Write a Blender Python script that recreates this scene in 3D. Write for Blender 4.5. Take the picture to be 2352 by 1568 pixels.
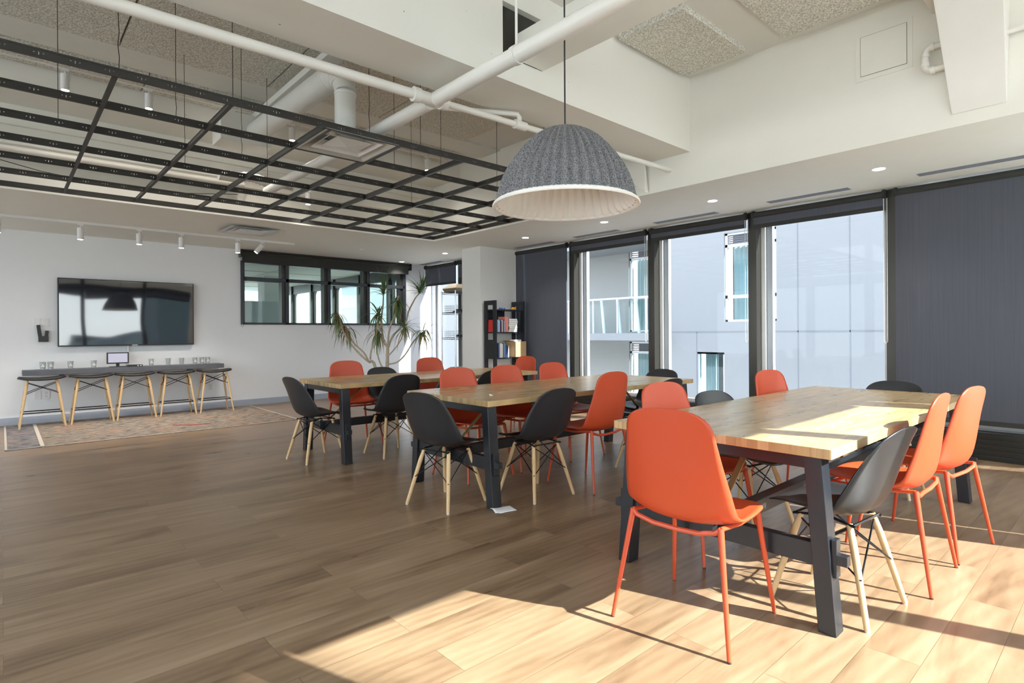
import bpy, math, random
from mathutils import Vector, Matrix, Quaternion
random.seed(7)
sc = bpy.context.scene
COL = sc.collection
for o in list(bpy.data.objects):
    bpy.data.objects.remove(o)
PI = math.pi
def R(d): return math.radians(d)

# ------------------------------------------------------------------ camera
YAW = R(41.95); ROLL = R(.365); FPX = 1305.0
fw = Vector((math.sin(YAW), math.cos(YAW), 0)); rt = Vector((math.cos(YAW), -math.sin(YAW), 0)); uz = Vector((0, 0, 1))
c_, s_ = math.cos(ROLL), math.sin(ROLL)
cr = rt*c_ - uz*s_; cu = rt*s_ + uz*c_; cb = -fw
cam = bpy.data.cameras.new('camera'); camo = bpy.data.objects.new('camera', cam); COL.objects.link(camo)
M = Matrix((( cr.x, cu.x, cb.x, 0), (cr.y, cu.y, cb.y, 0), (cr.z, cu.z, cb.z, 1.2), (0, 0, 0, 1)))
camo.matrix_world = M
cam.sensor_width = 36; cam.sensor_fit = 'HORIZONTAL'; cam.lens = 36*FPX/2352; cam.shift_y = -19.2/2352
cam.clip_start = .05; cam.clip_end = 400
sc.camera = camo

# ------------------------------------------------------------------ world, sun, exposure
w = bpy.data.worlds.new('sky'); sc.world = w; w.use_nodes = True
wn = w.node_tree; wn.nodes.clear()
wo = wn.nodes.new('ShaderNodeOutputWorld'); wb = wn.nodes.new('ShaderNodeBackground')
tc = wn.nodes.new('ShaderNodeTexCoord'); sx = wn.nodes.new('ShaderNodeSeparateXYZ'); rp = wn.nodes.new('ShaderNodeValToRGB')
wn.links.new(tc.outputs['Generated'], sx.inputs[0]); wn.links.new(sx.outputs['Z'], rp.inputs[0])
rp.color_ramp.elements[0].position = .0; rp.color_ramp.elements[0].color = (.95, .97, 1, 1)
rp.color_ramp.elements[1].position = .7; rp.color_ramp.elements[1].color = (.62, .77, 1, 1)
wn.links.new(rp.outputs[0], wb.inputs[0]); wb.inputs[1].default_value = 2.2
wn.links.new(wb.outputs[0], wo.inputs[0])

sun = bpy.data.lights.new('sun', 'SUN'); suno = bpy.data.objects.new('sun', sun); COL.objects.link(suno)
sd = Vector((-.322, .938, -.722)).normalized()
suno.rotation_euler = sd.to_track_quat('-Z', 'Y').to_euler(); suno.location = (3, -12, 9)
sun.energy = 9; sun.angle = R(.55); sun.color = (1, .99, .95)

vs = sc.view_settings
vs.view_transform = 'Standard'; vs.look = 'None'; vs.gamma = 1; vs.use_curve_mapping = False
vs.exposure = 1.36
try:
    cy = sc.cycles
    cy.max_bounces = 10; cy.diffuse_bounces = 5; cy.glossy_bounces = 4; cy.transmission_bounces = 6
    cy.transparent_max_bounces = 16; cy.sample_clamp_indirect = 6; cy.caustics_reflective = False; cy.caustics_refractive = False
except Exception: pass

# ------------------------------------------------------------------ materials
MT = {}
def nm(name):
    m = bpy.data.materials.new(name); m.use_nodes = True; nt = m.node_tree
    return m, nt, nt.nodes['Principled BSDF']
def mat(name, col, rough=.6, metal=0., spec=None, bump=0, bscale=60, var=0, vscale=8, coat=0):
    m, nt, b = nm(name)
    b.inputs['Base Color'].default_value = (*col, 1); b.inputs['Roughness'].default_value = rough; b.inputs['Metallic'].default_value = metal
    if spec is not None: b.inputs['Specular IOR Level'].default_value = spec
    if coat: b.inputs['Coat Weight'].default_value = coat; b.inputs['Coat Roughness'].default_value = .15
    t = nt.nodes.new('ShaderNodeTexCoord')
    n = nt.nodes.new('ShaderNodeTexNoise'); n.inputs['Scale'].default_value = vscale; n.inputs['Detail'].default_value = 5
    nt.links.new(t.outputs['Object'], n.inputs['Vector'])
    v = var if var else .04
    mx = nt.nodes.new('ShaderNodeMix'); mx.data_type = 'RGBA'
    mx.inputs[6].default_value = (*[c*(1-v) for c in col], 1); mx.inputs[7].default_value = (*[min(1, c*(1+v)) for c in col], 1)
    nt.links.new(n.outputs['Fac'], mx.inputs[0]); nt.links.new(mx.outputs[2], b.inputs['Base Color'])
    if bump:
        n2 = nt.nodes.new('ShaderNodeTexNoise'); n2.inputs['Scale'].default_value = bscale; n2.inputs['Detail'].default_value = 4
        nt.links.new(t.outputs['Object'], n2.inputs['Vector'])
        bp = nt.nodes.new('ShaderNodeBump'); bp.inputs['Strength'].default_value = bump; bp.inputs['Distance'].default_value = .01
        nt.links.new(n2.outputs['Fac'], bp.inputs['Height']); nt.links.new(bp.outputs[0], b.inputs['Normal'])
    MT[name] = m; return m
def emis(name, col, st):
    m, nt, b = nm(name); b.inputs['Base Color'].default_value = (*col, 1)
    b.inputs['Emission Color'].default_value = (*col, 1); b.inputs['Emission Strength'].default_value = st
    MT[name] = m; return m

def L(nt, a, b): nt.links.new(a, b)
def mathn(nt, op, a, b=None):
    n = nt.nodes.new('ShaderNodeMath'); n.operation = op
    for i, x in enumerate((a, b)):
        if x is None: continue
        if isinstance(x, (int, float)): n.inputs[i].default_value = x
        else: L(nt, x, n.inputs[i])
    return n.outputs[0]

def planks(name, c1, c2, c3, bw, rh, grain, rough, rot=0, seam=.002, seamcol=.6, spec=.5, offs=.37, ripple=0, bumpd=.0015):
    m, nt, b = nm(name)
    t = nt.nodes.new('ShaderNodeTexCoord'); mp = nt.nodes.new('ShaderNodeMapping'); mp.inputs['Rotation'].default_value = (0, 0, rot)
    L(nt, t.outputs['Object'], mp.inputs[0])
    br = nt.nodes.new('ShaderNodeTexBrick'); L(nt, mp.outputs[0], br.inputs['Vector'])
    br.offset = offs; br.offset_frequency = 2; br.squash = 1
    br.inputs['Scale'].default_value = 1; br.inputs['Brick Width'].default_value = bw; br.inputs['Row Height'].default_value = rh
    br.inputs['Mortar Size'].default_value = seam/2; br.inputs['Mortar Smooth'].default_value = .3; br.inputs['Bias'].default_value = 0
    br.inputs['Color1'].default_value = (0, 0, 0, 1); br.inputs['Color2'].default_value = (1, 1, 1, 1); br.inputs['Mortar'].default_value = (.5, .5, .5, 1)
    # grain coordinates: stretched along the board, shifted per board
    m2 = nt.nodes.new('ShaderNodeVectorMath'); m2.operation = 'MULTIPLY'; L(nt, mp.outputs[0], m2.inputs[0]); m2.inputs[1].default_value = (grain, grain*6.5, 1)
    m3 = nt.nodes.new('ShaderNodeVectorMath'); m3.operation = 'MULTIPLY_ADD'; L(nt, br.outputs['Color'], m3.inputs[0]); m3.inputs[1].default_value = (7, 3, 9)
    L(nt, m2.outputs[0], m3.inputs[2])
    n1 = nt.nodes.new('ShaderNodeTexNoise'); n1.inputs['Scale'].default_value = 1; n1.inputs['Detail'].default_value = 7; n1.inputs['Roughness'].default_value = .62; n1.inputs['Distortion'].default_value = .7
    L(nt, m3.outputs[0], n1.inputs['Vector'])
    wv = nt.nodes.new('ShaderNodeTexWave'); wv.wave_type = 'RINGS'; wv.rings_direction = 'Z'
    wv.inputs['Scale'].default_value = 1.3; wv.inputs['Distortion'].default_value = 3; wv.inputs['Detail'].default_value = 3; wv.inputs['Detail Scale'].default_value = 1.5
    L(nt, m3.outputs[0], wv.inputs['Vector'])
    r1 = nt.nodes.new('ShaderNodeValToRGB'); e = r1.color_ramp.elements
    e[0].position = .3; e[0].color = (*c1, 1); e[1].position = .72; e[1].color = (*c3, 1)
    x = e.new(.5); x.color = (*c2, 1)
    f = mathn(nt, 'ADD', mathn(nt, 'MULTIPLY', n1.outputs['Fac'], .92), mathn(nt, 'MULTIPLY', wv.outputs['Fac'], .06))
    f = mathn(nt, 'ADD', f, mathn(nt, 'MULTIPLY', mathn(nt, 'SUBTRACT', br.outputs['Color'], .5), .085))
    L(nt, f, r1.inputs[0])
    sm = nt.nodes.new('ShaderNodeMix'); sm.data_type = 'RGBA'; sm.blend_type = 'MULTIPLY'; L(nt, br.outputs['Fac'], sm.inputs[0])
    L(nt, r1.outputs[0], sm.inputs[6]); sm.inputs[7].default_value = (seamcol, seamcol*.95, seamcol*.9, 1)
    L(nt, sm.outputs[2], b.inputs['Base Color'])
    b.inputs['Specular IOR Level'].default_value = spec
    L(nt, mathn(nt, 'ADD', mathn(nt, 'MULTIPLY', n1.outputs['Fac'], .14), rough-.07), b.inputs['Roughness'])
    h = mathn(nt, 'SUBTRACT', mathn(nt, 'MULTIPLY', n1.outputs['Fac'], .5), br.outputs['Fac'])
    if ripple:
        m4 = nt.nodes.new('ShaderNodeVectorMath'); m4.operation = 'MULTIPLY'; L(nt, mp.outputs[0], m4.inputs[0]); m4.inputs[1].default_value = (2, 22, 1)
        n4 = nt.nodes.new('ShaderNodeTexNoise'); n4.inputs['Scale'].default_value = 1; n4.inputs['Detail'].default_value = 2; L(nt, m4.outputs[0], n4.inputs['Vector'])
        h = mathn(nt, 'ADD', h, mathn(nt, 'MULTIPLY', n4.outputs['Fac'], ripple))
    bp = nt.nodes.new('ShaderNodeBump'); bp.inputs['Strength'].default_value = .5; bp.inputs['Distance'].default_value = bumpd
    L(nt, h, bp.inputs['Height']); L(nt, bp.outputs[0], b.inputs['Normal'])
    MT[name] = m; return m
planks('floor_wood', (.155, .094, .052), (.265, .174, .104), (.355, .25, .162), 1.22, .18, .85, .30, rot=0, ripple=1.2, spec=.42)
planks('table_wood', (.34, .215, .095), (.52, .36, .175), (.66, .49, .27), .42, .047, 1.6, .29, seam=.0007, seamcol=.8, spec=.5, offs=.43, bumpd=.0004)

mat('paint_warm', (.83, .825, .77), .75, bump=.03, bscale=40, var=.02)
mat('paint_wall', (.85, .865, .90), .7, var=.015)
mat('paint_column', (.80, .80, .79), .7, var=.015)
mat('pipe_paint', (.82, .81, .77), .38, var=.03)
mat('duct_paint', (.72, .72, .68), .42, var=.05)
mat('concrete_paint', (.74, .73, .69), .7, bump=.25, bscale=14, var=.05, vscale=4)
mat('skirting', (.42, .46, .55), .5)
mat('black_metal', (.018, .017, .016), .42, spec=.4)
mat('grid_dark', (.028, .026, .023), .45)
mat('dark_frame', (.035, .042, .055), .4)
mat('mullion_dark', (.045, .042, .036), .35, metal=.3)
mat('alu', (.62, .63, .62), .35, metal=.3)
mat('alu_white', (.75, .76, .76), .4)
mat('steel', (.6, .6, .6), .22, metal=1)
mat('black_wire', (.02, .02, .022), .3, metal=.6)
mat('black_shell', (.021, .0215, .025), .38, spec=.55, var=.06)
mat('orange_shell', (.55, .07, .022), .42, spec=.5, var=.03)
mat('orange_metal', (.56, .075, .026), .35, spec=.5)
mat('leg_wood', (.66, .45, .235), .45, var=.1, vscale=30)
mat('black_wood', (.016, .018, .023), .33, spec=.5, bump=.1, bscale=30, var=.2)
mat('cushion', (.015, .015, .016), .5)
mat('shelf_grey', (.115, .12, .14), .5, var=.1)
mat('white_plastic', (.78, .78, .78), .4)
mat('black_plastic', (.02, .02, .023), .4)
mat('white_paper', (.85, .86, .88), .8)
mat('cardboard', (.52, .35, .19), .8, var=.08)
mat('cardboard_dark', (.24, .2, .15), .8, var=.08)
mat('bark', (.42, .36, .28), .8, bump=.6, bscale=45, var=.35, vscale=40)
mat('leaf', (.08, .14, .04), .5, var=.4, vscale=9)
mat('leaf_dry', (.36, .25, .12), .7, var=.3, vscale=12)
mat('pot', (.1, .1, .1), .5)
mat('soil', (.05, .035, .025), .9)
mat('facade', (.315, .312, .305), .8, bump=.05, bscale=6, var=.03, vscale=.7)
mat('facade_shade', (.34, .34, .32), .8, var=.03, vscale=.8)
mat('facade_joint', (.235, .24, .245), .8)
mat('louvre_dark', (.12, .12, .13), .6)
mat('hole_shade', (.045, .043, .038), .9, var=.5, vscale=5)
mat('rubber', (.03, .03, .03), .7)
mat('brass', (.5, .36, .18), .35, metal=.7)
mat('red_cable', (.55, .05, .04), .5)
mat('curtain', (.72, .74, .74), .9)
mat('hill', (.05, .07, .07), .9, var=.3, vscale=.1)
mat('rear_wall', (.7, .7, .69), .8)
mat('heater_dark', (.03, .028, .024), .4, metal=.4)
emis('lamp_glow', (1, .93, .82), 9)
emis('led_glow', (1, .96, .9), 7)
emis('screen_on', (.40, .40, .50), .22)

# felt
def felt(name, a, b_):
    m, nt, b = nm(name); t = nt.nodes.new('ShaderNodeTexCoord'); n = nt.nodes.new('ShaderNodeTexNoise')
    n.inputs['Scale'].default_value = 210; n.inputs['Detail'].default_value = 3; n.inputs['Roughness'].default_value = .7
    L(nt, t.outputs['Object'], n.inputs[0]); r = nt.nodes.new('ShaderNodeValToRGB'); e = r.color_ramp.elements
    e[0].position = .40; e[0].color = (*a, 1); e[1].position = .60; e[1].color = (*b_, 1)
    L(nt, n.outputs['Fac'], r.inputs[0]); L(nt, r.outputs[0], b.inputs['Base Color']); b.inputs['Roughness'].default_value = .95
    b.inputs['Specular IOR Level'].default_value = .1
    bp = nt.nodes.new('ShaderNodeBump'); bp.inputs['Strength'].default_value = .4; bp.inputs['Distance'].default_value = .003
    L(nt, n.outputs['Fac'], bp.inputs['Height']); L(nt, bp.outputs[0], b.inputs['Normal']); MT[name] = m
felt('felt_grey', (.075, .075, .08), (.33, .33, .345))
mat('felt_white', (.93, .925, .90), .9, var=.03)
felt('rough_panel', (.46, .45, .40), (.86, .84, .77))
MT['rough_panel'].node_tree.nodes['Noise Texture'].inputs['Scale'].default_value = 75
MT['rough_panel'].node_tree.nodes['Bump'].inputs['Strength'].default_value = .9
MT['rough_panel'].node_tree.nodes['Bump'].inputs['Distance'].default_value = .006

# pitted painted concrete
def pitted(name, col):
    m, nt, b = nm(name); t = nt.nodes.new('ShaderNodeTexCoord'); v = nt.nodes.new('ShaderNodeTexVoronoi'); v.inputs['Scale'].default_value = 9
    L(nt, t.outputs['Object'], v.inputs['Vector']); n = nt.nodes.new('ShaderNodeTexNoise'); n.inputs['Scale'].default_value = 1.6; L(nt, t.outputs['Object'], n.inputs['Vector'])
    thr = mathn(nt, 'MULTIPLY', mathn(nt, 'SUBTRACT', n.outputs['Fac'], .36), .16)
    pit = mathn(nt, 'LESS_THAN', v.outputs['Distance'], thr)
    mx = nt.nodes.new('ShaderNodeMix'); mx.data_type = 'RGBA'; L(nt, pit, mx.inputs[0]); mx.inputs[6].default_value = (*col, 1); mx.inputs[7].default_value = (.3, .29, .27, 1)
    L(nt, mx.outputs[2], b.inputs['Base Color']); b.inputs['Roughness'].default_value = .75; MT[name] = m
pitted('pitted', (.83, .82, .77))

# thin glass
def glass(name, tint, refl):
    m = bpy.data.materials.new(name); m.use_nodes = True; nt = m.node_tree; nt.nodes.clear()
    o = nt.nodes.new('ShaderNodeOutputMaterial'); tr = nt.nodes.new('ShaderNodeBsdfTransparent'); tr.inputs[0].default_value = (*tint, 1)
    gl = nt.nodes.new('ShaderNodeBsdfGlossy'); gl.inputs['Roughness'].default_value = .02
    lw = nt.nodes.new('ShaderNodeLayerWeight'); lw.inputs[0].default_value = .5; f0 = ((refl-1)/(refl+1))**2*.6
    fc = mathn(nt, 'ADD', mathn(nt, 'MULTIPLY', mathn(nt, 'POWER', lw.outputs['Facing'], 5), .8), f0)
    mx = nt.nodes.new('ShaderNodeMixShader'); L(nt, fc, mx.inputs[0]); L(nt, tr.outputs[0], mx.inputs[1]); L(nt, gl.outputs[0], mx.inputs[2]); L(nt, mx.outputs[0], o.inputs[0])
    MT[name] = m
glass('glass', (.95, .98, .97), 1.42)
glass('glass_solar', (.84, .86, .88), 1.3)
glass('glass_tint', (.80, .90, .89), 1.45)
mat('cup_glass', (.50, .53, .53), .5)
cg = MT['cup_glass'].node_tree; cgo = cg.nodes['Material Output']; cgb = cg.nodes['Principled BSDF']; ctr = cg.nodes.new('ShaderNodeBsdfTransparent'); cmx = cg.nodes.new('ShaderNodeMixShader'); cmx.inputs[0].default_value = .6
L(cg, ctr.outputs[0], cmx.inputs[1]); L(cg, cgb.outputs[0], cmx.inputs[2]); L(cg, cmx.outputs[0], cgo.inputs[0])
glass('far_glass', (.70, .80, .81), 1.5)

# roller blind fabric: fine open weave, partly see-through
m = bpy.data.materials.new('blind_fabric'); m.use_nodes = True; nt = m.node_tree; b = nt.nodes['Principled BSDF']; o = nt.nodes['Material Output']
b.inputs['Roughness'].default_value = .85
tr = nt.nodes.new('ShaderNodeBsdfTransparent'); tr.inputs[0].default_value = (.85, .9, 1, 1); mx = nt.nodes.new('ShaderNodeMixShader')
t = nt.nodes.new('ShaderNodeTexCoord'); mp = nt.nodes.new('ShaderNodeMapping'); mp.inputs['Scale'].default_value = (60, 60, 1.2); n = nt.nodes.new('ShaderNodeTexNoise'); n.inputs['Scale'].default_value = 1; n.inputs['Detail'].default_value = 4
L(nt, t.outputs['Object'], mp.inputs[0]); L(nt, mp.outputs[0], n.inputs[0])
rr = nt.nodes.new('ShaderNodeValToRGB'); rr.color_ramp.elements[0].color = (.062, .068, .088, 1); rr.color_ramp.elements[1].color = (.095, .10, .125, 1); L(nt, n.outputs['Fac'], rr.inputs[0]); L(nt, rr.outputs[0], b.inputs['Base Color'])
mx.inputs[0].default_value = .91; L(nt, tr.outputs[0], mx.inputs[1]); L(nt, b.outputs[0], mx.inputs[2]); L(nt, mx.outputs[0], o.inputs[0]); MT['blind_fabric'] = m
m = bpy.data.materials.new('fill_translucent'); m.use_nodes = True; nt = m.node_tree; b = nt.nodes['Principled BSDF']; o = nt.nodes['Material Output']; b.inputs['Base Color'].default_value = (.85, .85, .83, 1)  # translucent white sheet, added to glow with sun and fill the room
tl = nt.nodes.new('ShaderNodeBsdfTranslucent'); tl.inputs[0].default_value = (.9, .89, .87, 1); mx = nt.nodes.new('ShaderNodeMixShader'); mx.inputs[0].default_value = .8; L(nt, b.outputs[0], mx.inputs[1]); L(nt, tl.outputs[0], mx.inputs[2]); L(nt, mx.outputs[0], o.inputs[0]); MT['fill_translucent'] = m
mat('blind_opaque', (.03, .03, .028), .8)

# ceiling grid tee: dark steel pierced by small holes along its web
def tee(name, axis):
    m = bpy.data.materials.new(name); m.use_nodes = True; nt = m.node_tree; b = nt.nodes['Principled BSDF']; o = nt.nodes['Material Output']
    b.inputs['Base Color'].default_value = (.028, .026, .023, 1); b.inputs['Roughness'].default_value = .45
    t = nt.nodes.new('ShaderNodeTexCoord'); s = nt.nodes.new('ShaderNodeSeparateXYZ'); L(nt, t.outputs['Object'], s.inputs[0])
    u = s.outputs[axis]; z = s.outputs[2]
    def band(val, lo, hi): return mathn(nt, 'MULTIPLY', mathn(nt, 'GREATER_THAN', val, lo), mathn(nt, 'LESS_THAN', val, hi))
    f = mathn(nt, 'PINGPONG', u, .0762)      # distance pattern with period .1524
    hole = mathn(nt, 'MULTIPLY', band(f, .0165, .0225), band(z, .0245, .0305))
    slot = mathn(nt, 'MULTIPLY', mathn(nt, 'LESS_THAN', f, .0022), band(z, .017, .033))
    fac = mathn(nt, 'MAXIMUM', hole, slot)
    tr = nt.nodes.new('ShaderNodeBsdfTransparent'); mx = nt.nodes.new('ShaderNodeMixShader'); L(nt, fac, mx.inputs[0]); L(nt, b.outputs[0], mx.inputs[1]); L(nt, tr.outputs[0], mx.inputs[2]); L(nt, mx.outputs[0], o.inputs[0]); MT[name] = m
tee('tee_x', 0); tee('tee_y', 1)

# tv screen: glossy black, very slightly wavy
m, nt, b = nm('tv_screen'); b.inputs['Base Color'].default_value = (.012, .014, .022, 1); b.inputs['Roughness'].default_value = .035; b.inputs['IOR'].default_value = 2.2
t = nt.nodes.new('ShaderNodeTexCoord'); n = nt.nodes.new('ShaderNodeTexNoise'); n.inputs['Scale'].default_value = 1.8; n.inputs['Detail'].default_value = 0; L(nt, t.outputs['Object'], n.inputs[0])
bp = nt.nodes.new('ShaderNodeBump'); bp.inputs['Strength'].default_value = .12; bp.inputs['Distance'].default_value = .02; L(nt, n.outputs['Fac'], bp.inputs['Height']); L(nt, bp.outputs[0], b.inputs['Normal']); MT['tv_screen'] = m

# worn rug
m, nt, b = nm('rug'); t = nt.nodes.new('ShaderNodeTexCoord'); mp = nt.nodes.new('ShaderNodeMapping'); mp.inputs['Scale'].default_value = (9, 22, 1)
L(nt, t.outputs['Object'], mp.inputs[0]); n = nt.nodes.new('ShaderNodeTexNoise'); n.inputs['Scale'].default_value = 1; n.inputs['Detail'].default_value = 8; n.inputs['Roughness'].default_value = .7; L(nt, mp.outputs[0], n.inputs[0])
r = nt.nodes.new('ShaderNodeValToRGB'); e = r.color_ramp.elements; e[0].position = .38; e[0].color = (.07, .07, .09, 1); e[1].position = .56; e[1].color = (.34, .285, .23, 1); x = e.new(.47); x.color = (.22, .19, .165, 1); x = e.new(.7); x.color = (.39, .335, .275, 1)
L(nt, n.outputs['Fac'], r.inputs[0])
n2 = nt.nodes.new('ShaderNodeTexNoise'); n2.inputs['Scale'].default_value = 2.2; L(nt, t.outputs['Object'], n2.inputs[0]); m5 = nt.nodes.new('ShaderNodeMix'); m5.data_type = 'RGBA'; m5.inputs[7].default_value = (.40, .24, .17, 1)
L(nt, mathn(nt, 'MULTIPLY', mathn(nt, 'MAXIMUM', mathn(nt, 'SUBTRACT', n2.outputs['Fac'], .48), 0), 2.4), m5.inputs[0]); L(nt, r.outputs[0], m5.inputs[6])
L(nt, m5.outputs[2], b.inputs['Base Color']); b.inputs['Roughness'].default_value = .95; b.inputs['Specular IOR Level'].default_value = .1; MT['rug'] = m
m = MT['rug'].copy(); m.name = 'rug_border'; MT['rug_border'] = m; rn = [x for x in m.node_tree.nodes if x.type == 'VALTORGB'][0]
for e_, c in zip(rn.color_ramp.elements, [(.07, .075, .1), (.17, .17, .19), (.27, .25, .24), (.36, .32, .28)]): e_.color = (*c, 1)
mat('rug_line', (.6, .53, .45), .95)
for nm_, c in dict(book_blue=(.05, .11, .3), book_navy=(.03, .05, .13), book_white=(.8, .8, .78), book_red=(.6, .03, .03), book_maroon=(.3, .03, .03), book_pink=(.72, .25, .2), book_cream=(.72, .66, .5), book_green=(.3, .42, .25), book_sky=(.3, .45, .7), book_black=(.03, .03, .03), book_grey=(.4, .42, .45), toy_orange=(.75, .35, .05), toy_blue=(.1, .15, .5), picture=(.5, .55, .5)).items(): mat(nm_, c, .5)

# ------------------------------------------------------------------ mesh helpers
class MB:
    def __init__(s): s.v = []; s.f = []; s.mi = []; s.cur = 0
    def add(s, vs, fs):
        o = len(s.v); s.v += [tuple(v) for v in vs]; s.f += [tuple(i+o for i in f) for f in fs]; s.mi += [s.cur]*len(fs); return s
    def box(s, x0, x1, y0, y1, z0, z1, mtx=None):
        vs = [Vector((x, y, z)) for x in (x0, x1) for y in (y0, y1) for z in (z0, z1)]
        if mtx: vs = [mtx @ v for v in vs]
        return s.add(vs, [(0, 1, 3, 2), (4, 6, 7, 5), (0, 4, 5, 1), (2, 3, 7, 6), (0, 2, 6, 4), (1, 5, 7, 3)])
    def bar(s, a, b, w, h, up=(0, 0, 1)):
        a = Vector(a); b = Vector(b); d = (b-a); ln = d.length; d.normalize(); up = Vector(up)
        if abs(d.dot(up)) > .98: up = Vector((0, 1, 0))
        sx_ = d.cross(up).normalized(); uy = sx_.cross(d).normalized()
        vs = [p + sx_*i*w/2 + uy*j*h/2 for p in (a, b) for i in (-1, 1) for j in (-1, 1)]
        return s.add(vs, [(0, 1, 3, 2), (4, 6, 7, 5), (0, 4, 5, 1), (2, 3, 7, 6), (0, 2, 6, 4), (1, 5, 7, 3)])
    def tube(s, pts, r, n=10, cap=True):
        pts = [Vector(p) for p in pts]; N = len(pts)
        rs = r if isinstance(r, (list, tuple)) else [r]*N
        if len(rs) != N: rs = [rs[0]+(rs[-1]-rs[0])*i/(N-1) for i in range(N)]
        T = []
        for i in range(N):
            d = pts[min(i+1, N-1)] - pts[max(i-1, 0)]; T.append(d.normalized())
        a = Vector((0, 0, 1)) if abs(T[0].z) < .9 else Vector((1, 0, 0))
        nrm = T[0].cross(a).normalized(); vs = []
        for i in range(N):
            nrm = (nrm - T[i]*nrm.dot(T[i])).normalized(); bi = T[i].cross(nrm)
            for k in range(n):
                an = 2*PI*k/n; vs.append(pts[i] + (nrm*math.cos(an) + bi*math.sin(an))*rs[i])
        fs = [(i*n+k, i*n+(k+1) % n, (i+1)*n+(k+1) % n, (i+1)*n+k) for i in range(N-1) for k in range(n)]
        if cap: fs += [tuple(range(n-1, -1, -1)), tuple((N-1)*n+k for k in range(n))]
        return s.add(vs, fs)
    def lathe(s, prof, n=32, c=(0, 0, 0), rib=None):
        vs = []; c = Vector(c)
        for j, (r, z) in enumerate(prof):
            for k in range(n):
                a = 2*PI*k/n; rr_ = r + (rib(j, a) if rib else 0)
                vs.append(c + Vector((rr_*math.cos(a), rr_*math.sin(a), z)))
        fs = [(j*n+k, j*n+(k+1) % n, (j+1)*n+(k+1) % n, (j+1)*n+k) for j in range(len(prof)-1) for k in range(n)]
        return s.add(vs, fs)
    def disc(s, c, r, n=24, up=1):
        c = Vector(c); vs = [c+Vector((r*math.cos(2*PI*k/n), r*math.sin(2*PI*k/n), 0)) for k in range(n)]
        return s.add(vs, [tuple(range(n)) if up > 0 else tuple(range(n-1, -1, -1))])
    def sheet(s, grid):
        n = len(grid[0]); vs = [p for row in grid for p in row]
        return s.add(vs, [(i*n+k, i*n+k+1, (i+1)*n+k+1, (i+1)*n+k) for i in range(len(grid)-1) for k in range(n-1)])
    def build(s, name, m, parent=None, smooth=False, bevel=0, solid=0, loc=None, sub=0, mats=None):
        me = bpy.data.meshes.new(name); me.from_pydata(s.v, [], s.f); me.validate()
        ms = mats or [m]
        for x in ms: me.materials.append(MT[x])
        if mats:
            for p, i in zip(me.polygons, s.mi): p.material_index = i
        import bmesh
        bm = bmesh.new(); bm.from_mesh(me); bmesh.ops.recalc_face_normals(bm, faces=bm.faces); bm.to_mesh(me); bm.free()
        if smooth:
            me.polygons.foreach_set('use_smooth', [True]*len(me.polygons))
            try: me.set_sharp_from_angle(angle=R(42))
            except Exception: pass
        o = bpy.data.objects.new(name, me); COL.objects.link(o)
        if parent: o.parent = parent
        if loc is not None: o.location = loc
        if sub: q = o.modifiers.new('sub', 'SUBSURF'); q.levels = sub; q.render_levels = sub
        if solid: q = o.modifiers.new('solid', 'SOLIDIFY'); q.thickness = solid; q.offset = 0
        if bevel: q = o.modifiers.new('bevel', 'BEVEL'); q.width = bevel; q.segments = 2; q.limit_method = 'ANGLE'; q.angle_limit = R(50)
        return o
def tag(o, label=None, cat=None, group=None, kind=None):
    if label: o['label'] = label
    if cat: o['category'] = cat
    if group: o['group'] = group
    if kind: o['kind'] = kind
    return o
def thing(name, label, cat, loc=(0, 0, 0), rz=0, group=None):
    o = bpy.data.objects.new(name, None); COL.objects.link(o); o.location = loc; o.rotation_euler = (0, 0, rz); o.empty_display_size = .1
    return tag(o, label, cat, group)
def struct(o, label, cat='structure'): return tag(o, label, cat, None, 'structure')
def dup(root, loc, rz=0, label=None, group=None):
    r_ = root.copy(); COL.objects.link(r_); r_.location = loc; r_.rotation_euler = (0, 0, rz)
    if label: r_['label'] = label
    if group: r_['group'] = group
    for ch in list(root.children):
        c = ch.copy(); COL.objects.link(c); c.parent = r_
        for g in list(ch.children):
            d = g.copy(); COL.objects.link(d); d.parent = c
    return r_
def B(*a, **k): return MB().box(*a, **k)
def arc(cx, cy, cz, r, a0, a1, n, plane='xz'):
    out = []
    for i in range(n+1):
        a = a0+(a1-a0)*i/n; u, v = r*math.cos(a), r*math.sin(a)
        out.append({'xz': (cx+u, cy, cz+v), 'yz': (cx, cy+u, cz+v), 'xy': (cx+u, cy+v, cz)}[plane])
    return out

# ------------------------------------------------------------------ the room
CZ = 2.645; SLAB = 3.70; XW = 6.80; YT = 10.24; YB = -1.0; XL = -4.6
struct(B(XL-.2, XW+.25, YB-.25, YT+.0, -.12, 0).build('floor', 'floor_wood'), 'wood plank floor running through the whole room', 'floor')
struct(B(XL-.2, XW+.25, YB-.25, YT+.2, SLAB, SLAB+.15).build('ceiling', 'concrete_paint'), 'painted concrete slab above the open ceiling', 'ceiling')
struct(B(5.05, XW+.12, YB-.1, YT, CZ, SLAB).build('trim_1', 'paint_warm'), 'white dropped soffit and bulkhead along the windows', 'soffit')
o = MB(); o.box(XL, 5.05, 7.43, YT, CZ, SLAB); o.box(XL, 5.05, 7.40, 7.43, 3.02, 3.06); o.box(XL, 5.05, 7.38, 7.43, 3.27, 3.33)
struct(o.build('trim_2', 'paint_warm'), 'white dropped ceiling in front of the television wall', 'soffit')
o = MB()
o.box(XL, 2.61, 2.98, 3.45, 2.973, SLAB); o.box(2.99, 5.05, 2.98, 3.45, 2.973, SLAB); o.box(2.61, 2.99, 2.98, 3.45, 2.973, 3.14); o.box(2.61, 2.99, 2.98, 3.45, 3.52, SLAB)
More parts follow.
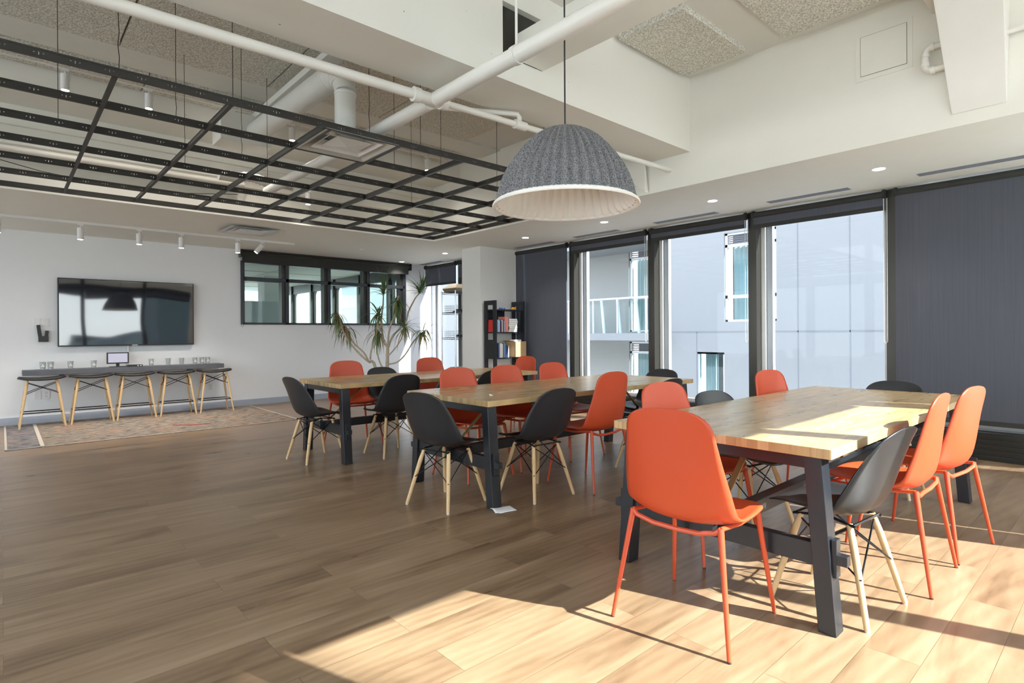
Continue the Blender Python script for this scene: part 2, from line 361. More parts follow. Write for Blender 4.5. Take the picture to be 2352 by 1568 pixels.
o.cur = 1; o.box(2.61, 2.99, 3.03, 3.46, 3.14, 3.52)  # dark block paints the shade inside the beam opening
struct(o.build('trim_3', 'pitted', mats=['pitted', 'hole_shade']), 'deep painted concrete beam with a rectangular opening painted dark as shade', 'beam')
struct(B(XL, 5.05, 6.75, 7.43, 3.48, SLAB).build('trim_4', 'pitted'), 'shallow painted concrete beam above the ceiling grid', 'beam')
struct(B(XL, 5.05, 5.84, 6.24, SLAB-.03, SLAB).build('trim_5', 'duct_paint'), 'smooth painted strip between rough ceiling panels', 'trim')
# television wall with the interior window opening
WX0, WX1, WZ0, WZ1 = 3.05, 6.20, 1.375, 2.46
o = MB(); o.box(XL-.2, WX0, YT, YT+.15, 0, CZ+.3); o.box(WX1, XW+.12, YT, YT+.15, 0, CZ+.3); o.box(WX0, WX1, YT, YT+.15, 0, WZ0); o.box(WX0, WX1, YT, YT+.15, WZ1, CZ+.3)
struct(o.build('wall_back', 'paint_wall'), 'pale grey wall carrying the television', 'wall')
struct(B(XL, XW, YT-.012, YT, 0, .1).build('baseboard_back', 'skirting'), 'blue grey baseboard under the television wall', 'baseboard')
o = MB(); o.box(XL-.2, XL, YB-.2, YT, 0, .3); o.box(XL-.2, XL, YB-.2, YT, 2.62, 2.85); o.box(XL-.2, XL, 7.43, YT, 2.85, SLAB)  # lower and upper openings of this unseen wall are added for fill light
for k in range(8): o.box(XL-.2, XL, -1.2+k*1.6, -1.05+k*1.6, .3, 2.62); o.box(XL-.2, XL, -1.2+k*1.6, -1.05+k*1.6, 2.85, SLAB)
struct(o.build('wall_left', 'rear_wall'), 'unseen left wall with openings added for fill light', 'wall')
for k in range(7):  # left window bays are added to let in fill light
    w_ = bpy.data.objects.new('window_%d' % (30+k), None); COL.objects.link(w_); w_.location = (XL-.1, -1.05+k*1.6, 0); struct(w_, 'window bay added in the unseen left wall for fill light', 'window')
    B(-.005, .005, 0, 1.45, .3, 2.62).build('pane', 'glass', w_)
    f_ = MB(); f_.box(-.03, .03, 0, .04, .3, 2.62); f_.box(-.03, .03, 1.41, 1.45, .3, 2.62); f_.box(-.03, .03, 0, 1.45, .3, .35); f_.box(-.03, .03, 0, 1.45, 2.57, 2.62); f_.build('frame', 'mullion_dark', w_)
# column
struct(B(5.90, 6.70, 7.34, 7.84, 0, CZ).build('wall_column', 'paint_column'), 'square painted column beside the windows', 'column')

# windows: bays along X = 6.8 and along Y = -1
def bay_x(n, y0, y1, open_=True):
    w_ = bpy.data.objects.new('window_%d' % n, None); COL.objects.link(w_); w_.location = (XW, y0, 0); struct(w_, 'full height window bay', 'window')
    W_ = y1-y0
    f = MB(); f.box(-.03, .10, -.05, .05, .0, CZ); f.box(.10, .16, -.03, .03, .28, CZ)
    f.build('mullion', 'mullion_dark', w_)
    g = MB(); g.box(.10, .16, .05, .10, .30, CZ); g.box(.10, .16, W_-.10, W_-.05, .30, CZ); g.box(.14, .20, W_-.17, W_-.10, .30, CZ); g.box(.10, .16, .05, W_-.05, CZ-.05, CZ); g.box(.10, .16, .05, W_-.05, .26, .31)
    g.build('frame', 'alu_white', w_)
    B(.125, .135, .10, W_-.10, .31, CZ-.05).build('pane', 'glass_solar', w_)
    k = MB(); k.box(-.02, .14, .05, W_-.05, 0, .27)
    k.build('sill_panel', 'mullion_dark', w_)
    return w_
ys = [-1.0, .25, 1.72, 3.17, 4.61, 6.10, 7.58, 9.08, YT]
for i in range(8): bay_x(i+1, ys[i], ys[i+1])
# white reveal strip beside each open bay (window lining seen at the far side)
def bay_y(n, x0, x1):
    w_ = bpy.data.objects.new('window_%d' % n, None); COL.objects.link(w_); w_.location = (x0, YB, 0); struct(w_, 'window bay behind the viewer', 'window')
    W_ = x1-x0; f = MB(); f.box(-.05, .05, -.1, .03, 0, SLAB); f.build('mullion', 'mullion_dark', w_)
    g = MB(); g.box(.05, W_-.05, -.08, -.02, 2.5, 2.7); g.box(.05, W_-.05, -.08, -.02, .26, .31); g.build('frame', 'mullion_dark', w_)
    B(.05, W_-.05, -.055, -.045, .31, 2.62).build('pane', 'glass', w_)
    k = MB(); k.box(.05, W_-.05, -.1, 0, 0, .26); k.box(.05, W_-.05, -.1, 0, 2.7, 2.95); k.build('sill_panel', 'paint_warm', w_); B(.05, W_-.05, -.055, -.045, 2.95, SLAB).build('fill_pane', 'fill_translucent', w_)  # upper translucent pane is added to spread sun as fill light
xs = [-4.6, -2.9, -1.23, .28, 1.82, 3.38, 4.90, 6.8]
for i in range(7): bay_y(9+i, xs[i], xs[i+1])

# roller blinds
def blind(label, along, a0, a1, pos, zbot, group='roller blinds on the outside windows', chain=True, inward=-1, fab='blind_fabric'):
    t_ = thing('roller_blind', label, 'blind', (pos, a0, CZ) if along == 'y' else (a0, pos, CZ), 0, group)
    W_ = a1-a0; off = inward*.055
    def P_(u, d, z): return (d, u, z) if along == 'y' else (u, d, z)
    def bx_(u0, u1, d0, d1, z0, z1):
        a = P_(u0, d0, z0); b_ = P_(u1, d1, z1); return B(min(a[0], b_[0]), max(a[0], b_[0]), min(a[1], b_[1]), max(a[1], b_[1]), z0, z1)
    MB().tube([P_(.06, off, -.055), P_(W_-.06, off, -.055)], .036, 16).build('roller_tube', 'blind_opaque', t_, smooth=True)
    bx_(.05, W_-.05, off-.012, off+.01, zbot-CZ, -.05).build('fabric', fab, t_)
    bx_(.05, W_-.05, off-.014, off+.014, zbot-CZ-.045, zbot-CZ).build('bottom_bar', 'blind_opaque', t_, bevel=.004)
    for u in (.05, W_-.05): MB().tube([P_(u-.012, off, -.05), P_(u+.012, off, -.05)], .045, 14).build('bracket', 'blind_opaque', t_, smooth=True)
    if chain: MB().tube([P_(.02, off-.02, -.1), P_(.02, off-.02, -1.55), P_(.035, off-.02, -1.58), P_(.05, off-.02, -1.55), P_(.05, off-.02, -.1)], .0035, 6).build('chain', 'alu', t_)
    return t_
nb = ['closed dark blind on the window at the right edge of the photo', 'raised blind over the window left of the closed right blind', 'raised blind over the window holding the tall louvred view', 'raised blind over the window with the balcony view', 'closed dark blind beside the bookshelf', 'blind on the window hidden behind the column', 'short blind over the corner window behind the plant']
zb = [.37, 2.475, 2.50, 2.49, .37, 2.3, 2.24]
for i in range(7): blind(nb[i], 'y', ys[i+1]+.0, ys[i+2], XW-.035, zb[i], chain=(i in (1, 2, 3)))
ob = [('closed blind on the far left bay behind the viewer', .28+.02), ]
for k, (a, b_, z) in enumerate([(-4.6, -2.9, .35), (-2.9, -1.23, .35), (-1.23, .28, .35), (.28, 1.82, 2.45), (1.82, 3.38, 2.385), (3.38, 4.66, 2.385), (4.9, 6.8, .35)]):
    blind(['closed', 'closed', 'closed', 'raised', 'raised', 'raised', 'closed'][k]+' blind on bay %s behind the viewer' % ['one', 'two', 'three', 'four', 'five', 'six', 'seven'][k], 'x', a, b_, YB+.03, z, 'roller blinds behind the viewer', chain=False, inward=1, fab='fill_translucent' if z < 1 else 'blind_fabric')  # closed blinds get added translucent fabric that glows as fill light
B(4.66, 4.86, YB+.0, YB+.02, .3, 2.7).build('trim_6', 'paint_warm'); struct(bpy.data.objects['trim_6'], 'lining strip behind the viewer', 'trim')

# heater under the windows
for k, (a, b_) in enumerate(zip(ys[:-1], ys[1:])):
    h = MB(); h.box(6.735, 6.775, a+.06, b_-.06, .0, .255)
    for j in range(5): h.box(6.722, 6.742, a+.06, b_-.06, .03+j*.048, .052+j*.048)
    tag(h.build('baseboard_heater', 'heater_dark'), ['dark ribbed heater cover at the window nearest the viewer', 'dark ribbed heater cover below the closed right blind', 'dark ribbed heater cover behind the nearest table end', 'dark ribbed heater cover behind the two nearest tables', 'dark ribbed heater cover below the balcony view', 'dark ribbed heater cover below the closed blind by the bookshelf', 'dark ribbed heater cover behind the column', 'dark ribbed heater cover below the corner window'][k], 'heater', 'heater covers along the windows')

# interior window in the television wall
iw = bpy.data.objects.new('window_20', None); COL.objects.link(iw); iw.location = (WX0, YT, WZ0); struct(iw, 'dark framed interior window beside the television', 'window')
f = MB(); WW = WX1-WX0; WH = WZ1-WZ0
for x in (0, .75, 1.53, 2.335, WW): f.box(x-.03, x+.03, -.03, .15, 0, WH)
for z in (0, .78, WH): f.box(0, WW, -.03, .15, z-.025 if z else 0, z+.035)
f.build('frame', 'dark_frame', iw, bevel=.003)
g = MB()
for x in (.75, 1.53, 2.335, WW): g.box(x-.09, x-.035, .0, .15, .03, WH)
g.build('inner_frame', 'mullion_dark', iw)
for a, b_ in ((.03, .72), (.78, 1.50), (1.56, 2.305), (2.365, WW-.03)):
    B(a, b_, .08, .09, .035, .755).build('pane', 'glass_tint', iw); B(a, b_, .08, .09, .815, WH-.02).build('pane', 'glass_tint', iw)
t_ = thing('roller_blind', 'dark roller blind rolled up over the interior window', 'blind', (WX0-.03, YT-.07, 2.45))
B(0, WW+.08, -.035, -.02, -.03, .19).build('fabric', 'blind_opaque', t_); MB().tube([(-.01, 0, .14), (WW+.13, 0, .14)], .045, 16).build('roller_tube', 'black_metal', t_, smooth=True)
B(-.03, -.005, -.05, .06, .06, .19).build('bracket', 'black_plastic', t_); B(WW+.13, WW+.15, -.05, .06, .06, .19).build('bracket', 'black_plastic', t_)
MB().tube([(-.02, -.04, .06), (-.02, -.04, -1.1), (-.005, -.04, -1.12), (.01, -.04, -1.1), (.01, -.04, .06)], .003, 6).build('chain', 'black_plastic', t_)

# neighbouring room behind the interior window
NX = 20.5
struct(B(1, XW+.2, YT+.2, NX, -.12, 0).build('floor_next_room', 'floor_wood'), 'floor of the room beyond the interior window', 'floor')
o = MB(); o.box(1, XW+.2, YT+.15, NX, 2.7, 2.8)
o.cur = 1
for y in range(6): o.box(1, XW, 11+y*1.5, 11.02+y*1.5, 2.69, 2.70)
for x in (2.4, 3.6, 4.8): o.box(x, x+.02, YT+.2, NX, 2.69, 2.70)
struct(o.build('ceiling_next_room', 'paint_warm', mats=['paint_warm', 'concrete_paint']), 'ceiling of the room beyond the interior window', 'ceiling')
struct(B(.8, 1, YT+.15, NX, 0, 2.7).build('wall_next_room', 'paint_wall'), 'side wall of the room beyond the interior window', 'wall')
struct(B(.8, XW+.2, NX, NX+.2, 0, .9).build('wall_next_room_end', 'paint_wall'), 'end wall of the room beyond the interior window', 'wall')  # end wall is left open above to brighten this room
yy = [YT+.2, 11.9, 13.4, 14.9, 16.4, 17.9, 19.4, NX]
for i in range(7):
    w_ = bpy.data.objects.new('window_%d' % (21+i), None); COL.objects.link(w_); w_.location = (XW, yy[i], 0); struct(w_, 'tall window of the next room', 'window')
    W_ = yy[i+1]-yy[i]; f = MB(); f.box(-.04, .12, -.05, .05, 0, 2.7); f.box(0, .12, .05, W_-.05, 0, .28); f.box(0, .1, .05, W_-.05, 2.45, 2.7); f.build('frame', 'mullion_dark', w_)
    g = MB(); g.box(.06, .14, W_-.2, W_-.05, .28, 2.45); g.build('lining', 'alu_white', w_); B(.08, .09, .05, W_-.05, .28, 2.45).build('pane', 'glass', w_)
for lab, x0, x1, y in (('frosted partition nearest the interior window', 3.9, 4.9, 13.2), ('frosted partition deeper in the next room', 3.2, 4.3, 16.0)):
    t_ = thing('glass_partition', lab, 'partition', (x0, y, 0), 0, 'partitions of the next room')
    B(0, x1-x0, 0, .03, .0, 1.95).build('panel', 'curtain', t_); B(-.04, 0, -.01, .04, 0, 2.7).build('post', 'mullion_dark', t_)
tag(B(5.0, 5.5, 15.0, 15.5, 0, 2.7).build('pillar', 'paint_column'), 'grey pillar standing in the room beyond the interior window', 'pillar')

# ------------------------------------------------------------------ outside
tb = thing('neighbouring_building', 'pale concrete apartment building opposite the windows', 'building', (13.5, 0, 0))
f = MB()
def wall_with_holes(f, x, y0, y1, z0, z1, holes, th=.25):
    ysx = sorted({y0, y1, *[h[0] for h in holes], *[h[1] for h in holes]}); zsx = sorted({z0, z1, *[h[2] for h in holes], *[h[3] for h in holes]})
    for a, b_ in zip(ysx[:-1], ysx[1:]):
        for c, d in zip(zsx[:-1], zsx[1:]):
            if not any(h[0] <= a and b_ <= h[1] and h[2] <= c and d <= h[3] for h in holes): f.box(x, x+th, a, b_, c, d)
H1 = [(5.75, 7.04, 1.45, 3.66), (7.05, 7.82, -.75, .68)]
wall_with_holes(f, 0, -16, 9.15, -9, 9, H1)
f.box(.0, 2, 9.05, 9.15, -9, 9)
f.build('facade_wall', 'facade', tb)
j = MB()
for y in (7.81, 5.27, 4.2, 2.98, 1.85, -.6, -3): j.box(-.004, .0, y-.012, y+.012, -9, 9 if y != 7.81 else 1.2)
for z in (1.2, 4.25, -1.85): j.box(-.004, 0, -16, 9.15, z-.02, z+.02)
j.build('panel_joints', 'facade_joint', tb)
f = MB(); H2 = [(9.9, 11.06, .25-2.4, .9), (9.9, 11.06, 1.22, 3.95), (12.95, 13.6, -2.15, .9), (12.95, 13.6, 1.22, 3.83)]
wall_with_holes(f, 1.5, 9.15, 30, -9, 3.97+5, H2); f.build('recessed_wall', 'facade_shade', tb)
def far_window(y0, y1, z0, z1, x, lou=.3, mid=None):
    w_ = MB(); w_.box(x, x+.06, y0, y0+.06, z0, z1); w_.box(x, x+.06, y1-.06, y1, z0, z1); w_.box(x, x+.06, y0, y1, z0, z0+.05); w_.box(x, x+.06, y0, y1, z1-.05, z1); w_.box(x, x+.06, y0, y1, z1-lou-.05, z1-lou+.02)
    if mid: w_.box(x, x+.06, y0, y1, mid-.04, mid+.04)
    fr = w_.build('window_frame', 'alu_white', tb)
    if lou > .1:
        l = MB()
        for i in range(5): l.box(x+.03, x+.05, y0+.06, y1-.06, z1-lou+.03+i*(lou-.06)/5, z1-lou+.05+i*(lou-.06)/5+.012)
        l.build('louvre', 'louvre_dark', tb)
    B(x+.02, x+.03, y0+.06, y1-.06, z0+.05, z1-lou).build('pane', 'far_glass', fr)
    c = MB(); n_ = 30; c.sheet([[(x+.3+.03*math.sin(k*1.1), y0+.06+(y1-y0-.12)*(.45+.55*k/n_), zz) for k in range(n_+1)] for zz in (z0+.05, z1-lou)])
    c.build('curtain', 'curtain', fr)
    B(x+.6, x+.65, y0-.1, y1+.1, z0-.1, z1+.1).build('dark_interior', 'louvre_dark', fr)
far_window(5.75, 7.04, 1.45, 3.66, .06, .3, 2.07); far_window(7.05, 7.82, -.75, .68, .06, .0)
for a, b_ in ((9.9, 11.06), (12.95, 13.6)): far_window(a, b_, 1.22, 3.93, 1.56, .38, 2.3); far_window(a, b_, -2.1, .9, 1.56, .32)
bl = MB(); bl.box(-.3, 1.5, 8.66, 14.5, .97, 1.18); bl.box(-.3, 1.5, 8.66+.5, 14.5, 3.75, 4.0); bs = bl.build('balcony_slab', 'facade', tb)
r_ = MB(); r_.tube([(-.22, 9.15, 2.18), (-.22, 14.5, 2.18)], .03, 8); r_.tube([(-.22, 9.15, 1.0), (-.22, 14.5, 1.0)], .025, 8)
for y in (9.2, 10.2, 11.1, 12.1): r_.box(-.24, -.2, y-.02, y+.02, 1.0, 2.18)
r_.build('balcony_rail', 'alu_white', tb); B(-.23, -.22, 9.2, 14.5, 1.05, 2.15).build('balcony_glass', 'glass', tb)
r_ = MB()
for y in (9.75, 10.4, 11.0, 11.7): r_.tube([(-.1, y-.22, 1.15), (-.02, y-.1, 1.7), (.05, y, 2.16)], .045, 8)
r_.build('slanted_post', 'alu_white', tb)
tag(B(26, 34, 25, 60, -12, 14).build('distant_tower', 'book_sky'), 'pale blue tower far beyond the corner window', 'building')
o = MB(); o.cur = 0; o.box(20, 26, 33, 44, -12, 18); o.cur = 1
for z in range(-2, 9): o.box(19.95, 20, 33.3, 43.7, z*1.6, z*1.6+.7)
tag(o.build('distant_tower', 'facade', mats=['facade', 'book_sky']), 'white banded tower far beyond the corner window', 'building')
# the city behind the viewer, seen only in the television glass
for k, (x, y, wx, hy, h, lab) in enumerate([(-9, -60, 12, 8, 9, 'low dark block on the left'), (7, -75, 8, 8, 5, 'small dark block in the middle'), (16, -70, 8, 8, 10, 'taller dark block right of the middle'), (9.0, -31, 3.15, 5, 34, 'slim dark tower added to block the sun,'), (40, -90, 26, 8, 20, 'broad dark block on the right')]):  # slim tower is added to keep the sun out of bay four
    tag(B(x, x+wx, y-hy, y, -12, h-4).build('distant_block', 'hill'), lab+' mirrored in the television', 'building', 'distant blocks behind the viewer')
o = MB(); random.seed(3)
g_ = [[(-60+i*4, -40-j*3.6, -4+j*1.1+1.2*math.sin(i*.9+j)) for i in range(50)] for j in range(5)]
o.sheet(g_); tag(o.build('ground_hills', 'hill'), 'dark tree covered ground mirrored in the television', 'ground', kind='stuff')
tag(B(-60, 60, -140, 60, -12.2, -12).build('ground', 'facade_shade'), 'street level ground far below the windows', 'ground')

# ------------------------------------------------------------------ tables
def make_table(L_, W_, label, loc, rz=0, seam=True):
    t_ = thing('dining_table', label, 'table', loc, rz, 'long wooden tables with black trestles')
    h = W_/2
    tp = B(0, L_, -h, -.0015, .70, .74).build('tabletop_board', 'table_wood', t_, bevel=.0025)
    tp = B(0, L_, .0015, h, .70, .74).build('tabletop_board', 'table_wood', t_, bevel=.0025)
    for sx_, x in ((1, .075), (-1, L_-.075)):
        for sy in (-1, 1):
            q = MB(); yb = sy*(h-.032); yt = sy*(h-.085)
            vs = []
            for (yc, z) in ((yb, 0), (yt, .70)):
                for dx in (-.04, .04):
                    for dy in (-.034, .034): vs.append((x+dx, yc+dy, z))
            q.add(vs, [(0, 1, 3, 2), (4, 6, 7, 5), (0, 4, 5, 1), (2, 3, 7, 6), (0, 2, 6, 4), (1, 5, 7, 3)])
            lg = q.build('leg', 'black_wood', t_, bevel=.003)
            q = MB(); ya, yb2 = sorted((sy*(h-.06), sy*(h+.035))); q.box(x-.02, x+.02, ya, yb2, .278, .318)
            ya, yb2 = sorted((sy*(h-.022), sy*(h-.002))); q.box(x-.022, x+.022, ya, yb2, .225, .375); q.build('wedge', 'black_wood', t_, bevel=.002)
        B(x-.022, x+.022, -h+.06, h-.06, .255, .345).build('cross_rail', 'black_wood', t_, bevel=.003)
        B(x-.035, x+.035, -h+.08, h-.08, .645, .70).build('top_rail', 'black_wood', t_, bevel=.003)
        MB().bar((x+sx_*.03, 0, .36), (x+sx_*.42, 0, .69), .006, .03, (0, 1, 0)).build('brace', 'brass', t_)
    B(.0, L_-.0, -.03, .03, .275, .35).build('stretcher', 'black_wood', t_, bevel=.003)
    return t_
T1 = make_table(2.70, 1.05, 'sunlit wooden trestle table in front, nearest the viewer', (2.385, 1.335, 0))
T2 = make_table(2.61, 1.03, 'middle wooden trestle table, one leg standing on folded paper', (2.44, 3.475, 0))
T3 = make_table(2.52, .97, 'farthest wooden trestle table, in front of the plant', (2.30, 5.39, 0))
q = MB(); q.sheet([[(2.485+.11*a+.02*b_, 2.905+.07*b_-.03*a, .004+.018*max(0, (.25-a))*math.sin(b_*3)) for a in [i/10 for i in range(-3, 11)]] for b_ in [i/6 for i in range(-3, 7)]])
tag(q.build('folded_paper', 'white_paper', smooth=True, solid=.004), 'folded white paper wedged under the middle table leg', 'paper')
tag(MB().add([(2.67, 3.22, .741), (2.70, 3.21, .741), (2.705, 3.235, .741), (2.68, 3.24, .753)], [(0, 1, 2), (0, 2, 3), (0, 3, 1), (1, 3, 2)]).build('paper_scrap', 'white_paper'), 'tiny white paper scrap on the middle table', 'paper')

# ------------------------------------------------------------------ chairs
def resample(rows, n):
    def cr_(p0, p1, p2, p3, t): return [.5*((2*b)+(-a+c)*t+(2*a-5*b+4*c-d)*t*t+(-a+3*b-3*c+d)*t**3) for a, b, c, d in zip(p0, p1, p2, p3)]
    K = len(rows)-1; out = []
    for i in range(n):
        s = (1-math.cos(PI*i/(n-1)))/2; x = s*K; k = min(int(x), K-1)
        out.append(cr_(rows[max(k-1, 0)], rows[k], rows[k+1], rows[min(k+2, K)], x-k))
    return out
def shell(rows, cf, cb_, pf=2.6, pb=2.6, n=38, nu=20, pw=2.6):
    rw = resample(rows, n); ln = [0]
    for a, b_ in zip(rw[:-1], rw[1:]): ln.append(ln[-1]+math.hypot(a[0]-b_[0], a[1]-b_[1]))
    T = ln[-1]; g_ = []
    for i, (y, z, w_, rise) in enumerate(rw):
        d0 = ln[i]; d1 = T-ln[i]; k = 1
        if d0 < cf: k *= max(.0, 1-(1-d0/cf)**pf)**(1/pf)
        if d1 < cb_: k *= max(.0, 1-(1-d1/cb_)**pb)**(1/pb)
        k = max(k, .06)
        a = rw[max(i-1, 0)]; b_ = rw[min(i+1, n-1)]; ty, tz = b_[0]-a[0], b_[1]-a[1]; m_ = math.hypot(ty, tz) or 1
        ny, nz = -(-tz/m_), -(ty/m_)      # towards the sitter
        ny, nz = tz/m_, -ty/m_
        g_.append([(w_*k*(2*j/nu-1), y+ny*rise*abs((2*j/nu-1)*k)**pw, z+nz*rise*abs((2*j/nu-1)*k)**pw) for j in range(nu+1)])
    return MB().sheet(g_)
# local frame: x right, y front, z up ; heading angle = direction of the front
BR = [(.245, .405, .215, .0), (.225, .425, .225, .012), (.15, .432, .235, .03), (.03, .418, .24, .045), (-.07, .415, .238, .055), (-.135, .435, .236, .07), (-.175, .485, .235, .075), (-.20, .555, .230, .065), (-.222, .63, .218, .05), (-.243, .70, .20, .032), (-.262, .765, .182, .015), (-.275, .805, .172, .004)]
ORr = [(.235, .455, .215, .0), (.21, .462, .225, .01), (.12, .455, .235, .02), (.0, .44, .24, .03), (-.09, .435, .24, .04), (-.155, .45, .238, .05), (-.195, .495, .236, .055), (-.215, .57, .228, .05), (-.226, .66, .213, .035), (-.235, .76, .196, .02), (-.245, .85, .182, .008), (-.250, .90, .176, .0)]
def make_black():
    t_ = thing('shell_chair', '', 'chair')
    shell(BR, .16, .09).build('seat_shell', 'black_shell', t_, smooth=True, solid=.007, sub=0)
    for sx_ in (-1, 1):
        for sy in (-1, 1):
            MB().tube([(sx_*.115, sy*.10, .39), (sx_*.135, sy*.125, .30), (sx_*.195, sy*.197, .006)], [.0125, .0155, .0115], 12).build('leg', 'leg_wood', t_, smooth=True)
            MB().tube([(sx_*.195, sy*.197, 0), (sx_*.195, sy*.197, .008)], .0105, 10).build('glide', 'alu', t_)
    w_ = MB()
    A = {(i, j_): (i*.128, j_*.113) for i in (-1, 1) for j_ in (-1, 1)}
    for i in (-1, 1):
        for p, q in (((i*.122, -.105, .375), (i*.168, .163, .185)), ((i*.122, .105, .375), (i*.168, -.163, .185)), ((-.122, i*.105, .375), (.168, i*.163, .185)), ((.122, i*.105, .375), (-.168, i*.163, .185))):
            w_.tube([p, q], .0038, 6)
    for i in (-1, 1):
        w_.tube([(i*.13, -.13, .385), (i*.10, 0, .40), (i*.13, .13, .385)], .006, 6); w_.tube([(-.13, i*.12, .388), (.13, i*.12, .388)], .006, 6)
    w_.build('wire_base', 'black_wire', t_, smooth=True)
    return t_
def make_orange():
    t_ = thing('side_chair', '', 'chair')
    shell(ORr, .14, .09, pf=2.6, pb=2.8).build('seat_shell', 'orange_shell', t_, smooth=True, solid=.009)
    for sx_ in (-1, 1):
        for sy in (-1, 1):
            y1 = .247 if sy > 0 else -.25; x1 = .233 if sy > 0 else .25
            MB().tube([(sx_*.19, sy*.17+(.01 if sy > 0 else -.01), .436 if sy > 0 else .455), (sx_*x1, y1, .004)], [.0125, .008], 12).build('leg', 'orange_metal', t_, smooth=True)
            MB().tube([(sx_*x1, y1, 0), (sx_*x1, y1, .008)], .008, 10).build('foot_cap', 'rubber', t_)
    w_ = MB()
    w_.tube([(.19, -.18, .452), (.17, -.185, .435), (.10, -.175, .415), (0, -.165, .408), (-.10, -.175, .415), (-.17, -.185, .435), (-.19, -.18, .452)], .010, 8)
    w_.tube([(.19, .18, .436), (.1, .17, .43), (-.1, .17, .43), (-.19, .18, .436)], .009, 8)
    for i in (-1, 1): w_.tube([(i*.19, -.18, .452), (i*.19, 0, .432), (i*.19, .18, .436)], .009, 8)
    w_.build('seat_frame', 'orange_metal', t_, smooth=True)
    return t_
BK = make_black(); OG = make_orange(); used = {}
def chair(kind, x, y, heading, label, group):
    src = BK if kind == 'b' else OG
    rz = R(heading-90)
    if kind in used: return dup(src, (x, y, 0), rz, label, group)
    used[kind] = 1; src.location = (x, y, 0); src.rotation_euler = (0, 0, rz); src['label'] = label; src['group'] = group; return src
G1, G2, G3 = 'chairs around the nearest table', 'chairs around the middle table', 'chairs around the farthest table'
for a in [
 ('o', 2.185, 1.275, 4, 'large orange shell chair at the head of the nearest table, back to the viewer', G1),
 ('b', 2.77, .921, 85, 'black shell chair with wooden legs at the near corner of the sunlit table', G1),
 ('o', 3.335, .89, 90, 'sunlit orange chair on the near side, left of the two lit orange chairs', G1),
 ('o', 3.916, .853, 82, 'sunlit orange chair on the near side, rightmost chair in the photo', G1),
 ('o', 2.92, 1.70, 260, 'orange chair across the nearest table, its seat showing under the tabletop', G1),
 ('b', 3.50, 1.69, 260, 'black chair on the window side of the nearest table, between two orange chairs', G1),
 ('o', 4.43, 1.73, 260, 'salmon orange chair against the bright window behind the nearest table', G1),
 ('b', 4.96, 1.31, 180, 'black chair at the far head of the nearest table, before the closed blind', G1),
 ('b', 2.351, 3.324, 12, 'black shell chair at the left head of the middle table, back turned left', G2),
 ('b', 2.975, 3.05, 88, 'black shell chair on the near side of the middle table, right of its front leg', G2),
 ('o', 3.50, 2.97, 90, 'orange chair on the near side of the middle table', G2),
 ('b', 4.266, 2.955, 90, 'black chair on the near side of the middle table, partly behind a salmon back', G2),
 ('o', 2.98, 3.81, 268, 'orange chair on the far side of the middle table, leftmost of three', G2),
 ('o', 3.55, 3.81, 268, 'orange chair on the far side of the middle table, middle of three', G2),
 ('o', 4.18, 3.81, 268, 'orange chair on the far side of the middle table, rightmost of three', G2),
 ('b', 5.02, 3.45, 180, 'black chair at the far head of the middle table, beside the window mullion', G2),
 ('b', 2.26, 5.36, 5, 'black shell chair at the left head of the farthest table, leftmost chair in the photo', G3),
 ('b', 2.917, 5.07, 90, 'black shell chair on the near side of the farthest table, its whole back in view', G3),
 ('b', 3.47, 4.96, 90, 'black chair between the middle and farthest tables, left of two half hidden ones', G3),
 ('b', 3.98, 4.96, 90, 'black chair between the middle and farthest tables, right of two half hidden ones', G3),
 ('o', 2.89, 5.83, 264, 'orange chair on the far side of the farthest table, left of the plant trunk', G3),
 ('b', 3.37, 5.84, 270, 'black chair on the far side of the farthest table, only its rim above the top', G3),
 ('o', 4.03, 5.83, 268, 'orange chair on the far side of the farthest table, before the wire rack', G3),
 ('o', 4.86, 5.40, 180, 'deep red orange chair at the far head of the farthest table, below the bookshelf', G3),
]: chair(*a)

# ------------------------------------------------------------------ pendant lamp
pl = thing('pendant_lamp', 'large grey ribbed felt dome pendant hanging over the tables', 'lamp', (2.35, 2.16, 1.905))
prof = [(0, .441), (.035, .439), (.07, .433), (.11, .42), (.155, .396), (.20, .36), (.243, .312), (.283, .262), (.316, .212), (.340, .165), (.358, .12), (.369, .08), (.376, .045), (.388, .02)]
NR = 42; NS = NR*8
def rb(amp): return lambda j, a: amp*min(1, j/7)*(math.cos(a*NR))
MB().lathe([(max(r, .001), z) for r, z in prof], NS, rib=rb(.0105)).build('shade', 'felt_grey', pl, smooth=True)
pin = [(max(r-.012, .001), z-.008) for r, z in prof[:-1]]+[(.388, .012)]
MB().lathe(pin, NS, rib=rb(.0105)).build('lining', 'felt_white', pl, smooth=True)
MB().lathe([(.390, .024), (.405, .014), (.410, .004), (.405, -.002), (.395, .0), (.388, .012)], NS, rib=lambda j, a: .003*math.cos(a*NR) if j in (0, 5) else 0).build('rim', 'felt_white', pl, smooth=True)
MB().tube([(0, 0, .43), (0, 0, .8), (.002, .001, 1.2), (0, 0, SLAB-1.905-.0)], .0045, 8).build('cable', 'black_plastic', pl)
MB().tube([(0, 0, .30), (0, 0, .43)], .025, 16).build('socket', 'white_plastic', pl); MB().lathe([(.001, .2), (.04, .215), (.055, .25), (.045, .285), (.02, .31)], 20).build('bulb', 'white_plastic', pl, smooth=True)

